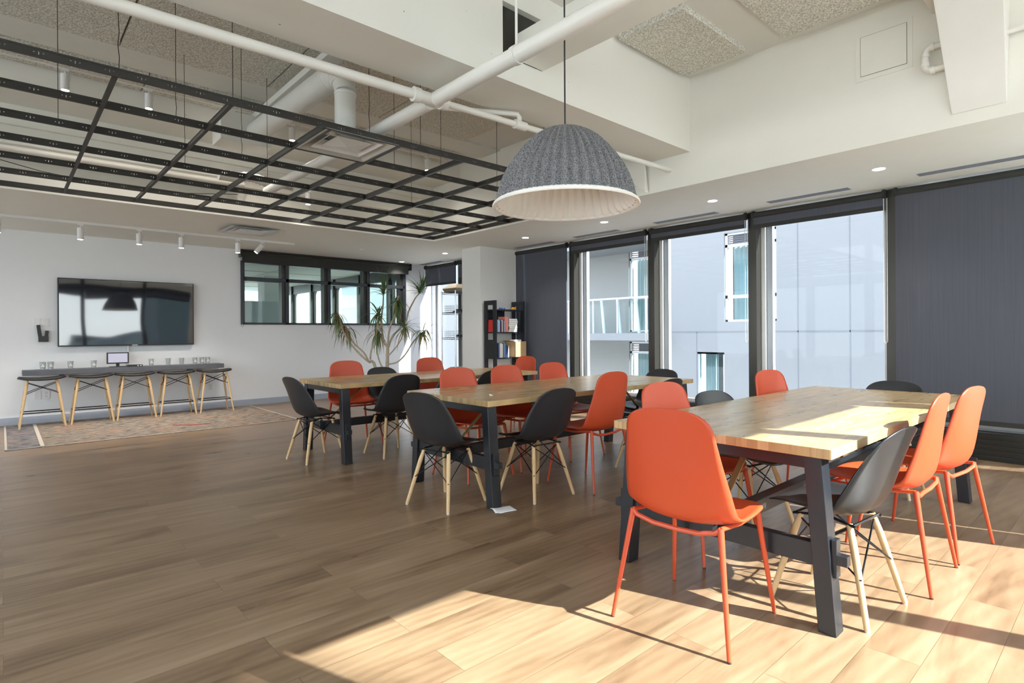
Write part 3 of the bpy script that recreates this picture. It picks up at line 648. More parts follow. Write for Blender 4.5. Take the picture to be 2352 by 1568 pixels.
# ------------------------------------------------------------------ suspended grid
gr = thing('suspended_ceiling_grid', 'black open metal ceiling grid hanging over the left of the room', 'ceiling grid', (0, 0, 2.655))
XS = [.485+.6096*k for k in range(-4, 8)]; YS = [3.86+.5835*k for k in range(7)]
GX0, GX1 = -2.2, 4.99
for k, y in enumerate(YS):
    q = MB(); q.box(GX0, GX1, y-.0015, y+.0015, .002, .048); q.box(GX0, GX1, y-.007, y+.007, 0, .003); q.box(GX0, GX1, y-.004, y+.004, .043, .052)
    q.build('long_tee', 'tee_x', gr)
for x in XS:
    q = MB(); q.box(x-.0015, x+.0015, YS[0], YS[-1], .002, .044); q.box(x-.012, x+.012, YS[0], YS[-1], 0, .003); q.box(x-.004, x+.004, YS[0], YS[-1], .038, .046)
    q.build('cross_tee', 'tee_y', gr)
B(4.985, 5.0, YS[0], YS[-1], 0, .05).build('edge_trim', 'grid_dark', gr); B(GX0, 5.0, YS[-1], YS[-1]+.015, 0, .04).build('edge_trim', 'grid_dark', gr)
rn_ = random.Random(5)
for x, y in ((.50, 3.86), (1.10, 3.86), (2.05, 3.86), (2.5, 3.86), (.9, 4.44), (1.5, 5.03), (1.9, 5.6), (3.1, 4.44), (3.3, 3.86), (3.9, 3.86), (2.6, 4.44), (1.2, 5.6), (.3, 5.03), (3.5, 5.6), (4.3, 5.03)):
    z1 = SLAB-2.655; n_ = 14; k_ = rn_.choice((0, 0, 1))
    MB().tube([(x+(k_*.004*math.sin(i*2.4) if i < 6 else 0), y+(k_*.003*math.cos(i*2.1) if i < 6 else 0), .04+(z1-.04)*i/n_) for i in range(n_+1)], .0022, 5).build('hanger_wire', 'black_wire', gr)

# square diffusers
def diffuser(label, loc, S_, deep=.1):
    t_ = thing('air_diffuser', label, 'air vent', loc)
    h = S_/2
    def ring(q, a, za, b_, zb_):
        vs = [(i*a, j_*a, za) for i, j_ in ((-1, -1), (1, -1), (1, 1), (-1, 1))]+[(i*b_, j_*b_, zb_) for i, j_ in ((-1, -1), (1, -1), (1, 1), (-1, 1))]
        q.add(vs, [(k, (k+1) % 4, 4+(k+1) % 4, 4+k) for k in range(4)])
    q = MB(); ring(q, h, 0, h-.014, 0); ring(q, h-.014, 0, h*.40, deep); q.build('housing', 'alu', t_, solid=.002)
    q = MB(); ring(q, h*.70, deep*.08, h*.45, deep*.62); q.build('cone', 'alu_white', t_, solid=.002)
    q = MB(); ring(q, h*.48, deep*.14, h*.26, deep*.55); ring(q, h*.46, deep*.16, 0.001, -deep*.05); q.build('centre_cone', 'alu_white', t_, solid=.002)
    return t_
diffuser('square metal diffuser set in the black ceiling grid below a round duct', (2.01, 4.15, 2.662), .585)
diffuser('square metal diffuser in the white ceiling near the track lights', (2.52, 8.2, CZ-.032), .62, .03)
dt = thing('ventilation_duct', 'painted spiral duct bending down to the diffuser above the grid', 'duct', (2.0, 4.15, 2.76))
MB().tube([(0, 0, 0), (0, 0, .32)], .08, 28).build('vertical_duct', 'duct_paint', dt, smooth=True)
pts = [(0, .0, .32), (0, .02, .39), (0, .075, .45), (0, .15, .49), (0, .25, .52)]
MB().tube(pts, [.08, .084, .09, .096, .1], 28).build('elbow', 'duct_paint', dt, smooth=True)
MB().tube([(0, .25, .52), (0, 2.1, .56)], .1, 28).build('horizontal_duct', 'duct_paint', dt, smooth=True)
q = MB()
for p, r0, d in ((( 0, 0, .30), .082, (0, 0, 1)), ((0, .03, .40), .088, (0, .4, 1)), ((0, .10, .465), .094, (0, .8, .7)), ((0, .25, .52), .102, (0, 1, .1))):
    dv = Vector(d).normalized()*.006; q.tube([Vector(p)-dv, Vector(p)+dv], r0+.003, 28)
q.build('seam_bead', 'pipe_paint', dt, smooth=True)
B(-.35, .15, 2.05, 2.35, .42, .72).build('plenum_box', 'duct_paint', dt, bevel=.004)

# acoustic panels on the slab
def panel(lab, x0, x1, y0, y1): tag(B(x0, x1, y0, y1, SLAB-.05, SLAB+.0).build('acoustic_panel', 'rough_panel'), lab, 'ceiling panel', 'rough wood wool ceiling panels')
panel('rough ceiling panel in the corner between beam and bulkhead', 3.86, 4.88, 2.33, 2.93)
panel('rough ceiling panel near the access hatch', 3.3, 4.88, -.9, 2.0)
panel('rough ceiling panel seen beside the dark beam opening', 1.4, 2.3, 1.5, 2.45)
for i, x in enumerate((-2.9, -1.68, -.46, .76, 1.98, 3.2)):
    panel(['rough panel above the grid, farthest left', 'rough panel above the grid, second from left', 'rough panel above the grid over the first track light', 'rough panel above the grid over the pipe start', 'rough panel above the grid beside the duct elbow', 'rough panel above the grid, farthest right'][i], x, x+1.205, 3.47, 5.80)
    panel(['narrow rough panel at far left behind the smooth strip', 'narrow rough panel second from left behind the smooth strip', 'narrow rough panel over the first spotlights', 'narrow rough panel over the middle spotlights', 'narrow rough panel beside the spiral duct', 'narrow rough panel at the far right of the strip'][i], x+.3, x+1.505, 6.27, 6.72)

# pipes
p1 = thing('sprinkler_pipe', 'long white pipe running beside the concrete beam above the grid', 'pipe', (0, 0, 2.84))
MB().tube([(-1.5, 3.47, 0), (2.2, 3.33, 0)], .033, 16).build('pipe_run', 'pipe_paint', p1, smooth=True)
MB().tube([(2.3, 3.325, 0), (5.05, 3.20, 0)], .024, 14).build('pipe_run', 'pipe_paint', p1, smooth=True)
q = MB(); q.tube([(2.12, 3.335, 0), (2.36, 3.325, 0)], .042, 16); q.tube([(2.1, 3.335, 0), (2.15, 3.333, 0)], .05, 16); q.tube([(2.32, 3.325, 0), (2.37, 3.325, 0)], .05, 16); q.build('coupling', 'pipe_paint', p1, smooth=True)
MB().tube([(3.05, 3.29, 0), (3.05, 3.29, .06), (3.04, 3.30, .085), (3.0, 3.33, .09), (2.5, 3.60, .09), (2.44, 3.63, .09), (2.42, 3.63, .06)], .02, 12).build('branch_pipe', 'pipe_paint', p1, smooth=True)
MB().tube([(3.0, 3.29, 0), (3.11, 3.287, 0)], .036, 14).build('tee_fitting', 'pipe_paint', p1, smooth=True)
p2 = thing('crossing_pipe', 'thick white pipe crossing under the beam towards the viewer', 'pipe', (2.27, 0, 2.84))
MB().tube([(0, -.9, 0), (0, 3.3, 0)], .05, 20).build('pipe_run', 'pipe_paint', p2, smooth=True)
MB().tube([(0, 3.38, 0), (0, 6.7, 0)], .05, 20).build('pipe_run', 'pipe_paint', p2, smooth=True)
q = MB(); q.tube([(0, 2.45, 0), (0, 2.49, 0)], .056, 20); q.build('clamp', 'pipe_paint', p2, smooth=True)
MB().tube([(0, 2.47, .05), (0.0, 2.47, SLAB-2.84)], .008, 8).build('hanger_rod', 'pipe_paint', p2)
tag(B(2.74, 3.0, -.9, 2.975, 3.14, 3.33).build('rectangular_duct', 'paint_warm', bevel=.004), 'flat cream duct meeting the beam above the pendant cable', 'duct')
p3 = thing('conduit_bundle', 'pale pipes and cables lying above the far left of the grid', 'pipe', (0, 7.30, 2.9))
for k, (z, y, r0) in enumerate(((.10, 0, .03), (.03, .02, .022), (.17, .04, .018))): MB().tube([(-2.5, y, z), (2.2, y, z+.02)], r0, 10).build('pipe_run', 'pipe_paint', p3, smooth=True)
MB().tube([(-.3, -.1, .02), (.3, -.1, -.09), (.8, -.1, -.13), (1.4, -.08, -.12), (2.1, -.1, -.03)], .004, 6).build('cable', 'black_plastic', p3, smooth=True)
p4 = thing('flexible_duct', 'crumpled flexible duct above the middle of the grid', 'duct', (2.3, 6.85, 2.98))
q = MB(); q.tube([(-.5+i*.02, -.002*i*i*.0, .0) for i in range(2)]+[(-.3, 0, 0)], .06, 16); q.build('sleeve', 'duct_paint', p4, smooth=True)
MB().tube([(-.3+i*.022, -.05*math.sin(i*.15), .02*math.sin(i*.3)) for i in range(30)], [.05+.008*(i % 2) for i in range(30)], 16).build('flex_hose', 'alu', p4, smooth=True)
for lab, x, y, z0, z1 in (('slanted grey channel above the grid beside the round duct', 2.1, 5.2, 3.45, 3.5),):
    tag(MB().bar((x-.05, 4.4, 3.5), (x-.05, 6.7, 3.5), .14, .06).build('cable_channel', 'duct_paint', bevel=.004), lab, 'channel')
p5 = thing('rectangular_chute', 'large boxed white duct dropping down the bulkhead at upper right', 'duct', (5.05, .76, 0))
vs = [(-.30, -.17, 3.5), (-.30, .20, 3.5), (.0, -.17, 3.5), (.0, .20, 3.5), (-.012, -.15, 2.735), (-.012, .15, 2.735), (.0, -.15, 2.735), (.0, .15, 2.735)]
MB().add(vs, [(0, 1, 3, 2), (4, 6, 7, 5), (0, 4, 5, 1), (2, 3, 7, 6), (0, 2, 6, 4), (1, 5, 7, 3)]).build('sloped_box', 'pipe_paint', p5, bevel=.004)
B(-.34, .0, -.21, .26, 3.5, 3.535).build('flange', 'pipe_paint', p5, bevel=.003); B(-.36, 0, -.19, .24, 3.55, SLAB-.055).build('upper_box', 'paint_warm', p5, bevel=.003)
p6 = thing('drain_pipe', 'white pipe loop with two elbows left of the boxed duct', 'pipe', (4.98, 0, 0))
MB().tube([(0, .90, 3.235), (0, 1.01, 3.235)]+arc(0, 1.01, 3.195, .04, PI/2, 0, 6, 'yz')+[(0, 1.05, 3.12)]+arc(0, 1.01, 3.11, .04, 0, -PI/2, 6, 'yz')+[(0, .90, 3.07)], .022, 14).build('pipe_run', 'pipe_paint', p6, smooth=True)
q = MB(); q.tube([(0, .995, 3.235), (0, 1.02, 3.235)], .028, 14); q.tube([(0, 1.05, 3.17), (0, 1.05, 3.195)], .028, 14); q.tube([(0, 1.05, 3.10), (0, 1.05, 3.13)], .028, 14); q.tube([(0, .99, 3.07), (0, 1.02, 3.07)], .028, 14); q.build('coupling', 'pipe_paint', p6, smooth=True)
tag(MB().tube([(5.0, .60, 3.19), (5.0, -.6, 3.19)], .02, 12).build('wall_pipe', 'pipe_paint', smooth=True), 'thin white pipe right of the boxed duct', 'pipe')
ap = thing('access_hatch', 'flush painted access hatch high on the bulkhead', 'hatch', (5.05, 1.33, 3.35))
q = MB(); q.box(-.006, 0, -.19, .19, -.19, .19); q.build('hatch_frame', 'paint_warm', ap); B(-.0075, -.006, -.155, .155, -.155, .155).build('gap_line', 'louvre_dark', ap); B(-.010, -.0075, -.152, .152, -.152, .152).build('door', 'paint_warm', ap)
tag(MB().add([(4.98, 3.46, 2.66), (4.98, 3.46, 3.0), (5.04, 3.9, 3.0), (5.04, 3.46, 2.66), (4.98, 3.9, 3.0)], [(0, 1, 4), (0, 3, 2, 4), (3, 2, 1), (0, 1, 3), (1, 2, 4)]).build('corner_gusset', 'paint_warm'), 'white triangular gusset behind the pendant at the bulkhead', 'bracket')

# spotlights on tracks
def spot_can(parent, tilt=0, tz=0, r=.034, ln=.145, hang=.05):
    M_ = Matrix.Translation((0, 0, -hang)) @ Matrix.Rotation(tz, 4, 'Z') @ Matrix.Rotation(tilt, 4, 'X')
    def tf(q): q.v = [tuple(M_ @ Vector(v)) for v in q.v]; return q
    tf(MB().tube([(0, 0, -.005), (0, 0, 0), (0, 0, -ln)][1:], r, 24)).build('can', 'white_plastic', parent, smooth=True)
    tf(MB().disc((0, 0, -ln-.001), r*.86, 24, -1)).build('lens', 'lamp_glow', parent)
    B(-.03, .03, -.017, .017, -.02, 0).build('track_adapter', 'white_plastic', parent)
    MB().tube([(r+.006, 0, -.02), (r+.006, 0, -hang-.05)], .003, 6).build('stem', 'white_plastic', parent); MB().tube([(0, 0, -.02), (0, 0, -hang)], .006, 8).build('neck', 'white_plastic', parent)
def spotlight(lab, loc, group, tilt=0, tz=0, power=22, hang=.05, size=95):
    t_ = thing('track_spotlight', lab, 'spotlight', loc, 0, group); spot_can(t_, tilt, tz, hang=hang)
    l = bpy.data.lights.new('spot', 'SPOT'); l.energy = power; l.spot_size = R(size); l.spot_blend = .8; l.color = (1, .9, .78); l.shadow_soft_size = .03
    lo = bpy.data.objects.new('light', l); COL.objects.link(lo); lo.parent = t_
    M_ = Matrix.Translation((0, 0, -hang)) @ Matrix.Rotation(tz, 4, 'Z') @ Matrix.Rotation(tilt, 4, 'X')
    lo.location = M_ @ Vector((0, 0, -.16)); lo.rotation_euler = M_.to_euler()
tk = tag(B(-2.5, 3.46, 8.985, 9.015, CZ-.03, CZ).build('light_track', 'white_plastic'), 'white light track on the ceiling before the television wall', 'light track')
for lab, x in (('ceiling track spotlight at the left edge of the photo', -.03), ('white track spotlight above the left stools', .75), ('white track spotlight above the television centre', 1.38), ('white track spotlight above the television right edge', 1.88), ('white track spotlight just left of the interior window', 2.62)):
    spotlight(lab, (x, 9.0, CZ-.03), 'spotlights on the ceiling track')
spotlight('tilted white track spotlight aimed right by the interior window', (2.97, 9.0, CZ-.03), 'spotlights on the ceiling track', tilt=R(-38), tz=R(-100))
tag(B(-2.5, 4.9, 6.585, 6.615, 3.645, 3.67).build('light_track', 'white_plastic'), 'white light track above the black grid', 'light track')
for lab, x in (('white spotlight above the grid, leftmost', .445), ('white spotlight above the grid, second from left', 1.10), ('white spotlight above the grid, third from left', 1.87), ('white spotlight above the grid beside the round duct', 2.52), ('white spotlight above the grid near the pendant', 4.38)):
    spotlight(lab, (x, 6.6, 3.645), 'spotlights above the grid', power=9, size=155)
spotlight('small far spotlight above the grid below the pipes', (2.95, 7.2, 3.05), 'spotlights above the grid', power=6, size=120, hang=.03)

# recessed downlights
dl0 = None
for lab, x, y in (('recessed downlight nearest the viewer, by the right blind', 5.845, 1.58), ('recessed downlight right of the pendant', 5.85, 3.18), ('recessed downlight just below the pendant rim', 5.88, 4.72), ('recessed downlight left of the pendant rim', 5.92, 6.27), ('recessed downlight left of the column', 5.96, 8.42), ('recessed downlight above the plant', 5.98, 9.95)):
    t_ = thing('recessed_downlight', lab, 'downlight', (x, y, CZ), 0, 'downlights along the window soffit')
    MB().lathe([(.048, -.001), (.062, -.004), (.066, 0)], 28).build('trim_ring', 'white_plastic', t_, smooth=True); MB().disc((0, 0, -.002), .048, 28, -1).build('lens', 'led_glow', t_)
    l = bpy.data.lights.new('spot', 'SPOT'); l.energy = 16; l.spot_size = R(120); l.spot_blend = .8; l.color = (1, .93, .84); l.shadow_soft_size = .04
    lo = bpy.data.objects.new('light', l); COL.objects.link(lo); lo.parent = t_; lo.location = (0, 0, -.02)
tag(MB().lathe([(.001, -.02), (.03, -.018), (.045, 0)], 20, c=(4.57, 8.9, CZ)).build('sprinkler_cover', 'white_plastic', smooth=True), 'small white sprinkler cover on the ceiling above the interior window', 'sprinkler')
# slot diffusers
for lab, x, a, b_ in (('slot air vent above the right closed blind', 6.35, .1, 1.40), ('slot air vent second from the right', 6.40, 1.99, 2.81), ('slot air vent third from the right', 6.45, 3.45, 4.33), ('slot air vent above the balcony view', 6.475, 4.95, 5.77), ('slot air vent beside the column', 6.52, 6.25, 7.15), ('slot air vent in the corner above the plant', 6.55, 9.35, 10.15)):
    t_ = thing('slot_air_vent', lab, 'air vent', (x, a, CZ), 0, 'slot vents along the window soffit'); q = MB()
    for k in (-.052, -.017, .017, .052): q.box(k-.003, k+.003, 0, b_-a, -.004, 0)
    q.box(-.055, .055, 0, .006, -.004, 0); q.build('slot_bar', 'skirting', t_); B(-.055, .055, 0, b_-a, -.002, .0).build('slot_back', 'louvre_dark', t_)

# ------------------------------------------------------------------ television wall
tv = thing('television', 'wide wall mounted television reflecting windows and the pendant', 'television', (1.44, YT-.05, 1.535))
B(-.852, .852, -.03, .045, -.485, .485).build('casing', 'black_plastic', tv, bevel=.004); B(-.838, .838, -.033, -.030, -.468, .474).build('screen', 'tv_screen', tv)
B(.02, .09, -.034, -.030, -.482, -.472).build('badge', 'alu', tv)
sh = thing('wall_shelf', 'long dark grey floating shelf under the television', 'shelf', (.205, 9.94, .672)); B(0, 2.47, 0, .295, 0, .068).build('board', 'shelf_grey', sh, bevel=.003)
B(.4, .44, .1, .298, -.04, 0).build('bracket', 'black_metal', sh); B(2.0, 2.04, .1, .298, -.04, 0).build('bracket', 'black_metal', sh)
# stools
st = thing('counter_stool', 'saddle seat stool with wooden legs, leftmost of the row', 'stool', (.40, 9.78, 0), 0, 'stools under the wall shelf')
g_ = []
for i in range(17):
    u = i/8-1; row = []
    for j_ in range(11):
        v = j_/5-1; k = (1-abs(u)**3.2)**(1/3.2) if abs(u) < 1 else .15; row.append((u*.245, v*.15*max(k, .2), .632+.028*abs(u)**2.2-.006*(1-v*v)))
    g_.append(row)
MB().sheet(g_).build('seat', 'cushion', st, smooth=True, solid=.028)
for sx_ in (-1, 1):
    for sy in (-1, 1): MB().tube([(sx_*.15, sy*.085, .615), (sx_*.165, sy*.10, .52), (sx_*.235, sy*.16, .004)], [.014, .017, .011], 12).build('leg', 'leg_wood', st, smooth=True)
for sy in (-1, 1):
    q = MB(); q.tube([(-.155, sy*.09, .59), (.185, sy*.118, .44)], .0045, 6); q.tube([(.155, sy*.09, .59), (-.185, sy*.118, .44)], .0045, 6); q.build('wire_brace', 'black_wire', st, smooth=True)
for sx_ in (-1, 1):
    q = MB(); q.tube([(sx_*.155, -.09, .59), (sx_*.185, .118, .44)], .0045, 6); q.tube([(sx_*.155, .09, .59), (sx_*.185, -.118, .44)], .0045, 6); q.build('wire_brace', 'black_wire', st, smooth=True)
q = MB()
for sy in (-1, 1): q.tube([(-.215, sy*.142, .20), (.215, sy*.142, .20)], .007, 8)
for sx_ in (-1, 1): q.tube([(sx_*.215, -.142, .20), (sx_*.215, .142, .20)], .006, 8)
q.build('footrest', 'black_wire', st, smooth=True)

for x, lab in ((.93, 'second from left of the row'), (1.44, 'third stool of the row, below the small monitor'), (1.965, 'fourth from left of the row'), (2.49, 'rightmost of the row')):
    dup(st, (x, 9.78, 0), 0, 'saddle seat stool with wooden legs, '+lab)
# things on the shelf
cup0 = None
def cup_profile(): return [(.001, .0), (.027, 0), (.031, .05), (.036, .105), (.033, .105), (.029, .05), (.025, .006), (.001, .006)]
for i, (x, lab, mk) in enumerate(((.42, 'grey glass with white petal mark, leftmost on the shelf', 1), (.505, 'grey glass touching the leftmost one', 1), (.72, 'grey glass third from the left on the shelf', 1), (.985, 'grey glass just left of the small monitor', 1), (1.69, 'grey glass just right of the small monitor', 1), (1.915, 'plain grey glass second right of the monitor', 0), (2.10, 'plain grey glass third right of the monitor', 0), (2.285, 'grey glass left of the pair at the shelf end', 1), (2.385, 'grey glass in the pair at the right shelf end', 1), (2.468, 'rightmost grey glass on the shelf', 1))):
    t_ = thing('drinking_glass', lab, 'glass', (x, 10.08, .742), 0, 'glasses on the wall shelf')
    MB().lathe(cup_profile(), 20).build('tumbler', 'cup_glass', t_, smooth=True)
    if mk:
        q = MB()
        for a_ in (90, 210, 330):
            cx_, cz_ = .011*math.cos(R(a_)), .05+.013*math.sin(R(a_)); q.add([(cx_+.009*math.cos(R(b_)), -.0335, cz_+.009*math.sin(R(b_))) for b_ in range(0, 360, 45)], [tuple(range(8))])
        q.build('petal_mark', 'white_paper', t_)
mo = thing('monitor', 'small black monitor with a pale screen on the shelf', 'monitor', (1.27, 10.07, .74))
B(-.135, .135, -.01, .015, .05, .215).build('casing', 'black_plastic', mo, bevel=.003); B(-.118, .118, -.0115, -.010, .068, .20).build('screen', 'screen_on', mo); q = MB(); q.box(-.02, .02, 0, .03, 0, .06); q.box(-.1, .1, -.05, .07, 0, .01); q.build('stand', 'black_plastic', mo)
cb2 = thing('control_box', 'flat black control box right of the small monitor', 'device', (1.47, 10.06, .74)); B(-.09, .1, -.06, .06, 0, .028).build('case', 'black_plastic', cb2, bevel=.003); B(.03, .05, -.0615, -.06, .008, .02).build('indicator', 'white_plastic', cb2); B(.065, .085, -.0615, -.06, .008, .02).build('indicator', 'white_plastic', cb2)
tag(B(1.40, 1.43, YT-.02, YT, .74, 1.05).build('cable_duct', 'alu'), 'grey cable cover running from shelf to television', 'cable cover')
for lab, x, z, g2 in (('white wall plate left of the television, left one', .365, 1.39, 0), ('white wall plate left of the television, right one', .462, 1.39, 0), ('blank wall plate low behind the leftmost stool', .372, .385, 0)):
    tag(B(x-.035, x+.035, YT-.008, YT, z-.057, z+.057).build('wall_plate', 'white_plastic', bevel=.002), lab, 'wall plate')
for lab, x, z in (('white power outlet low behind the leftmost stool', .465, .385), ('white power outlet low behind the rightmost stool', 2.545, .355)):
    t_ = thing('power_outlet', lab, 'outlet', (x, YT, z), 0, 'power outlets under the shelf'); B(-.035, .035, -.008, 0, -.057, .057).build('plate', 'white_plastic', t_, bevel=.002); q = MB(); q.box(-.016, .016, -.009, -.008, .01, .036); q.box(-.016, .016, -.009, -.008, -.036, -.01); q.build('socket', 'alu', t_)
rh = thing('remote_holder', 'black holder with two remotes on the wall left of the television', 'holder', (.435, YT-.02, 1.20)); B(-.055, .055, -.02, .02, -.08, -.0).build('pocket', 'black_plastic', rh, bevel=.003)
r1_ = MB().bar((-.035, -.005, -.02), (-.055, -.005, .155), .042, .018, (0, 1, 0)).build('remote_control', 'black_plastic', rh, bevel=.003); MB().bar((.03, -.005, -.02), (.038, -.005, .075), .04, .018, (0, 1, 0)).build('remote_control', 'black_plastic', rh, bevel=.003)
# rug
rg = thing('area_rug', 'worn beige patterned rug under the stools', 'rug', (.02, 7.95, 0))
B(.32, 3.1, .0, 2.12, .0, .008).build('field', 'rug', rg); B(0, .30, 0, 2.12, 0, .008).build('end_border', 'rug_border', rg); q = MB(); q.box(.0, .02, 0, 2.12, .007, .0095); q.box(.29, .325, 0, 2.12, 0, .0095); q.box(0, 3.1, 0, .02, .007, .0095); q.box(3.08, 3.1, 0, 2.12, .007, .0095); q.build('binding', 'rug_line', rg)
tag(MB().tube(arc(2.0, 8.75, .013, .33, R(200), R(290), 10, 'xy'), .004, 6).build('cable', 'red_cable'), 'thin red cable lying in a curve on the rug', 'cable')

# ------------------------------------------------------------------ wire rack, bookshelf
wr = thing('wire_rack', 'tall wire shelving rack at the corner window beside the column', 'rack', (6.02, 8.2, 0))
for x in (0, .6):
    for y in (0, .42): MB().tube([(x, y, 0), (x, y, 1.97)], .0125, 10).build('post', 'steel', wr, smooth=True)
for z in (.45, 1.12, 1.58, 1.95):
    q = MB()
    for y in (0, .42): q.tube([(0, y, z), (.6, y, z)], .003, 6); q.tube([(0, y, z-.03), (.6, y, z-.03)], .003, 6); q.tube([(.6*i/16, y, z if i % 2 else z-.03) for i in range(17)], .002, 5)
    for x in (0, .6): q.tube([(x, 0, z), (x, .42, z)], .003, 6); q.tube([(x, 0, z-.03), (x, .42, z-.03)], .003, 6); q.tube([(x, .42*i/12, z if i % 2 else z-.03) for i in range(13)], .002, 5)
    for i in range(1, 24): q.tube([(.6*i/24, 0, z), (.6*i/24, .42, z)], .0015, 4)
    q.build('wire_shelf', 'black_wire', wr)
for z, lab in ((1.585, 'wire basket on the upper rack shelf'), (1.125, 'wire basket on the lower rack shelf')):
    q = MB()
    for h in (0, .04, .08, .12): q.tube([(6.05, 8.22, z+h), (6.58, 8.22, z+h), (6.58, 8.58, z+h), (6.05, 8.58, z+h), (6.05, 8.22, z+h)], .002, 5)
    for i in range(17): x = 6.05+.53*i/16; q.tube([(x, 8.22, z), (x, 8.22, z+.12)], .0015, 4); q.tube([(x, 8.58, z), (x, 8.58, z+.12)], .0015, 4)
    for i in range(11): y = 8.22+.36*i/10; q.tube([(6.05, y, z), (6.05, y, z+.12)], .0015, 4)
    tag(q.build('wire_basket', 'black_wire'), lab, 'basket', 'wire baskets on the rack')
    q = MB(); rn2 = random.Random(int(z*100)); pts_ = [(6.15+.3*rn2.random(), 8.25+.3*rn2.random(), z+.012+.05*rn2.random()) for _ in range(26)]; q.tube(pts_, .008, 6)
    tag(q.build('cable_coil', 'black_plastic', smooth=True), 'black cables heaped in the '+('upper' if z > 1.4 else 'lower')+' wire basket', 'cables')
def tray(lab, x0, y0, z, w_, d_, h, m_):
    q = MB(); e_ = .10
    vs = [(x0+e_*.3, y0+e_*.3, z), (x0+w_-e_*.3, y0+e_*.3, z), (x0+w_-e_*.3, y0+d_-e_*.3, z), (x0+e_*.3, y0+d_-e_*.3, z), (x0, y0, z+h*.45), (x0+w_, y0, z+h*.45), (x0+w_, y0+d_, z+h*.45), (x0, y0+d_, z+h*.45), (x0+e_, y0+e_, z+h), (x0+w_-e_, y0+e_, z+h), (x0+w_-e_, y0+d_-e_, z+h), (x0+e_, y0+d_-e_, z+h)]
    f_ = [(0, 3, 2, 1), (8, 9, 10, 11)]+[(k, (k+1) % 4, 4+(k+1) % 4, 4+k) for k in range(4)]+[(4+k, 4+(k+1) % 4, 8+(k+1) % 4, 8+k) for k in range(4)]
    q.add(vs, f_); tag(q.build('cardboard_box', m_), lab, 'box', 'cardboard boxes')
tray('flat brown cardboard box on top of the wire rack', 6.03, 8.2, 1.956, .54, .42, .14, 'cardboard_dark')
tray('flat brown cardboard box low on the wire rack', 6.03, 8.22, .456, .54, .4, .13, 'cardboard_dark')

BX0, BX1, BY0, BY1 = 5.94, 6.58, 7.0, 7.30
bs_ = thing('bookshelf', 'black open bookshelf standing against the column', 'bookshelf', (BX0, BY0, 0))
for x in (0, BX1-BX0-.025):
    q = MB(); q.box(x, x+.025, 0, .075, 0, 1.735); q.box(x, x+.025, BY1-BY0-.075, BY1-BY0, 0, 1.735)
    for z in (1.66, .05, 1.02, .55): q.box(x, x+.025, .075, BY1-BY0-.075, z, z+.075)
    q.build('ladder_side', 'black_wood', bs_)
B(.001, .024, .08, .22, .78, 1.02).build('slatted_panel', 'black_wood', bs_)
for z in (.33, .80, 1.22, 1.59):
    B(.025, BX1-BX0-.025, 0, BY1-BY0, z-.02, z).build('shelf_board', 'black_wood', bs_)
B(.025, BX1-BX0-.2, BY1-BY0-.015, BY1-BY0-.005, 1.38, 1.57).build('back_panel', 'black_wood', bs_)
cols_ = {'blue': 'book_blue', 'navy': 'book_navy', 'white': 'book_white', 'maroon': 'book_maroon', 'cream': 'book_cream', 'sky blue': 'book_sky', 'grey': 'book_grey', 'pink': 'book_pink', 'red': 'book_red', 'green': 'book_green'}
def book(x, z, th, h, c, lab, group, tilt=0, y=BY0+.01, d=.17):
    t_ = thing('book', lab, 'book', (x, y, z+.0005), 0, group); t_.rotation_euler = (0, R(tilt), 0)
    q = MB(); q.box(0, .0015, 0, d, 0, h); q.box(th-.0015, th, 0, d, 0, h); q.box(0, th, 0, .0015, 0, h); q.build('cover', cols_[c], t_); B(.0015, th-.0015, .002, d-.004, .004, h-.004).build('pages', 'book_white', t_)
GA, GB, GC = 'upright books on the middle shelf', 'upright books on the lower shelf', 'stacked books on the middle shelf'
x = BX0+.045
for c, th, h, lab in (('sky blue', .028, .20, 'sky blue book leftmost on the middle shelf'), ('white', .016, .19, 'white book second on the middle shelf'), ('navy', .022, .195, 'navy book beside the first white one'), ('maroon', .016, .18, 'thin maroon book on the middle shelf'), ('white', .018, .195, 'white book between maroon and navy spines'), ('navy', .016, .2, 'navy book before the pale pair on the middle shelf'), ('sky blue', .02, .185, 'light blue book left of the pink binder')):
    book(x, 1.22, th, h, c, lab, GA); x += th+.003
book(x+.004, 1.22, .075, .25, 'pink', 'thick pink binder in the centre of the middle shelf', GA); x += .09
z = 1.22
for k, (c, lab) in enumerate((('cream', 'cream book at the bottom of the stack'), ('navy', 'navy book second from the bottom of the stack'), ('green', 'green book third in the stack'), ('white', 'white book fourth in the stack'), ('grey', 'grey book fifth in the stack'), ('white', 'white book topmost but one in the stack'), ('sky blue', 'pale blue book on top of the stack'))):
    t_ = thing('book', lab, 'book', (x+.005*(k % 3), BY0+.01, z+.0005), 0, GC); q = MB(); q.box(0, .19, 0, .15, 0, .0015); q.box(0, .19, 0, .15, .0285, .03); q.box(0, .0015, 0, .15, 0, .03); q.build('cover', cols_[c], t_); B(.002, .187, .001, .147, .0016, .0284).build('pages', 'book_white', t_); z += .0315
x = BX0+.045
for k, (c, th, h, lab) in enumerate((('navy', .03, .24, 'navy book leftmost on the lower shelf'), ('grey', .02, .22, 'grey book second on the lower shelf'), ('white', .035, .235, 'thick white book on the lower shelf'), ('cream', .025, .225, 'cream book beside the thick white one'), ('blue', .02, .235, 'blue book right of the cream one'), ('sky blue', .02, .23, 'leaning light blue book on the lower shelf'), ('blue', .025, .2, 'blue book in the leaning group'), ('navy', .03, .195, 'navy book in the leaning group'), ('white', .018, .19, 'white book at the end of the lower row'))):
    book(x, .80, th, h, c, lab, GB, tilt=0); x += th+.003
